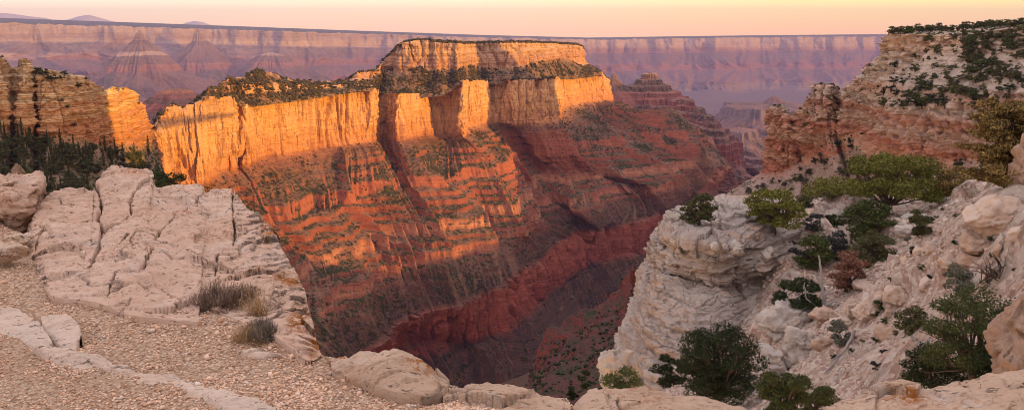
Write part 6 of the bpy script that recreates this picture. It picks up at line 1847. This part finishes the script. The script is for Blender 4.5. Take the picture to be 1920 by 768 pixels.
# conifers
for (u, v, w_, h_) in [(24, 252, 24, 42), (44, 262, 22, 40), (58, 256, 16, 34), (12, 268, 22, 36), (98, 294, 20, 46), (92, 274, 18, 30), (34, 268, 20, 34), (60, 282, 26, 40), (4, 250, 16, 30)]:
    put('fir', 'ridge', u, v, w_, h_, 'tall spired conifer below the shaded cliff of the left ridge', 'tall conifers below the left ridge')
poly = [(0, 262), (60, 262), (110, 272), (200, 282), (285, 290), (300, 330), (280, 352), (120, 385), (0, 372)]
done = 0
while done < 235:
    u, v = r_.uniform(0, 300), r_.uniform(262, 385)
    if not inside(u, v, poly): continue
    s_ = r_.uniform(.6, 1.35)
    if r_.random() < .38: put('fir', 'ridge', u, v, 18 * s_, 30 * s_, 'slim conifer in the shaded wood on the slope below the left ridge', 'conifers on the slope below the left ridge')
    else: put('bushfir', 'ridge', u, v, 24 * s_, 19 * s_, 'bushy conifer in the shaded wood on the slope below the left ridge', 'conifers on the slope below the left ridge')
    done += 1
for (u, v, w_, h_, lb) in [(72, 133, 14, 10, 'dark bush at the left end of the ridge crest scrub'), (84, 142, 22, 16, 'dense dark bush on the slanting ridge crest'), (98, 150, 24, 14, 'lowest of the dense bushes on the slanting ridge crest'),
                           (122, 142, 13, 12, 'round bush standing on the ridge crest'), (116, 150, 12, 9, 'small bush below the round one on the ridge crest'), (150, 164, 14, 11, 'bush on a ledge of the ridge below its crest'), (163, 150, 10, 8, 'small bush at the right part of the ridge crest'),
                           (116, 190, 10, 9, 'bush on the face of the left ridge'), (125, 202, 12, 8, 'low bush on a ledge in the ridge face'), (6, 106, 8, 6, 'twiggy bush at the top left corner of the ridge'), (140, 235, 12, 8, 'bush low on the face of the left ridge')]:
    put('dark', 'ridge', u, v, w_, h_, lb, 'bushes on the left ridge')
for o in [x_ for v_ in SM.values() for x_ in v_ if id(x_) in fresh]:
    for ch in list(o.children): bpy.data.objects.remove(ch)
    bpy.data.objects.remove(o)


L_scrub = leaf_mat('scrub_leaves', [(0, (0.024, 0.020, 0.012)), (0.5, (0.046, 0.036, 0.020)), (1, (0.090, 0.064, 0.032))])


# ---- scrub nobody could count on the far mesa
def scrub(name, label, pts, smin, smax, mat, seed):
    r_ = np.random.default_rng(seed)
    pr = []
    for k_ in range(10):
        v_, f_ = ICO[1]
        w_ = v_ * (1 + .35 * r_.normal(size=(len(v_), 1)).clip(-1, 1)); w_[:, 2] *= .75
        pr.append(w_)
    V, T_, off = [], [], 0
    for i, c_ in enumerate(pts):
        s_ = smin + (smax - smin) * r_.random() ** 2
        w_ = pr[i % 10] * s_ * r_.uniform(.75, 1.25, 3)
        V.append(w_ + c_ + [0, 0, s_ * .35]); T_.append(ICO[1][1] + off); off += len(w_)
    props(link(name, mesh_from(name, np.concatenate(V), tris=np.concatenate(T_), mat=mat, smooth=False)), label, 'scrub', kind='stuff')


def sample(G, L, lo, hi, n, seed, dens=None, mask=None):
    r_ = np.random.default_rng(seed)
    sel = (L >= lo) & (L <= hi)
    X = G[:, sel].reshape(-1, 3)
    # even over the ground, not over the grid
    a = np.linalg.norm(np.cross(np.gradient(G, axis=0), np.gradient(G, axis=1)), axis=-1)[:, sel].ravel()
    if mask is not None: a = a * mask[:, sel].ravel()
    if dens is not None: a = a * np.clip(dens(X), 0, None)
    return X[r_.choice(len(X), n, p=a / a.sum())]


clump = lambda s_, o_: (lambda X: np.clip(fbm(X[:, 0] / s_, X[:, 1] / s_, o_, 3) + 0.35, 0.02, 1) ** 1.5)
open_ = (1 - MESA_cl) ** 2
pts = np.concatenate([sample(MESA_G, MESA_L, 3.02, 4.1, 4300, 1, clump(70, 1.0), open_ + .15), sample(MESA_G, MESA_L, 4.1, 7.0, 5200, 2, clump(60, 2.0), open_ + .2), sample(MESA_G, MESA_L, 8.02, 9, 1300, 3, clump(60, 2.0), open_)])
scrub('scrub', 'dark scrub dotting the ledged slopes of the big mesa', pts, 0.8, 2.3, L_scrub, 5)
pts = np.concatenate([sample(MU_G, MU_L, 2.2, 3.0, 1500, 4), sample(MU_G, MU_L, 4.05, 5.4, 2500, 6, clump(60, 4.0)), sample(MESA_G, MESA_L, 1.6, 2.02, 900, 7), sample(KN_G, KN_L, 1.6, 5.4, 1900, 8, clump(40, 1.0))])
scrub('scrub', 'dark scrub on the top, apron and rim of the big mesa', pts, 1.2, 3.8, L_scrub, 9)
pts = sample(RS_G, np.linspace(0, 4, RS_G.shape[1]), 1, 4, 900, 12)
scrub('scrub', 'small dark bushes on the dark red slope', pts, .6, 1.7, L_dark, 13)
pts = np.concatenate([sample(HD_G, HD_L, 3.05, 4.0, 500, 14), sample(HD_G, HD_L, 5.0, 6.6, 700, 15), sample(HD_G, HD_L, 0.9, 2.0, 700, 16)])
scrub('scrub', 'low grey green scrub between the junipers of the headland', pts, .3, 1.0, L_olive, 17)
pts = sample(RG_G, RG_L, 4.02, 6.2, 1500, 18)
scrub('scrub', 'low undergrowth between the conifers of the left slope', pts, .4, 1.5, L_fir, 19)
HAZE = 3.1e-5
# ------------------------------------------------------------------ the air
b = bpy.data.materials.new('haze')
b.use_nodes = True
t_ = b.node_tree; t_.nodes.clear()
o_ = t_.nodes.new('ShaderNodeOutputMaterial')
v_ = t_.nodes.new('ShaderNodeVolumePrincipled')
v_.inputs['Color'].default_value = (0.34, 0.32, 0.72, 1)
v_.inputs['Density'].default_value = HAZE
v_.inputs['Anisotropy'].default_value = 0.0
t_.links.new(v_.outputs[0], o_.inputs['Volume'])
x0, x1, y0, y1, z0, z1 = -33000, 33000, -1500, 33000, -2200, 830
V = [(x, y, z) for x in (x0, x1) for y in (y0, y1) for z in (z0, z1)]
me = mesh_from('haze', V, quads=[(0, 1, 3, 2), (4, 6, 7, 5), (0, 4, 5, 1), (2, 3, 7, 6), (0, 2, 6, 4), (1, 5, 7, 3)], mat=b, smooth=False)
props(link('haze', me), 'thin mauve evening haze filling the canyon', 'haze', kind='stuff')
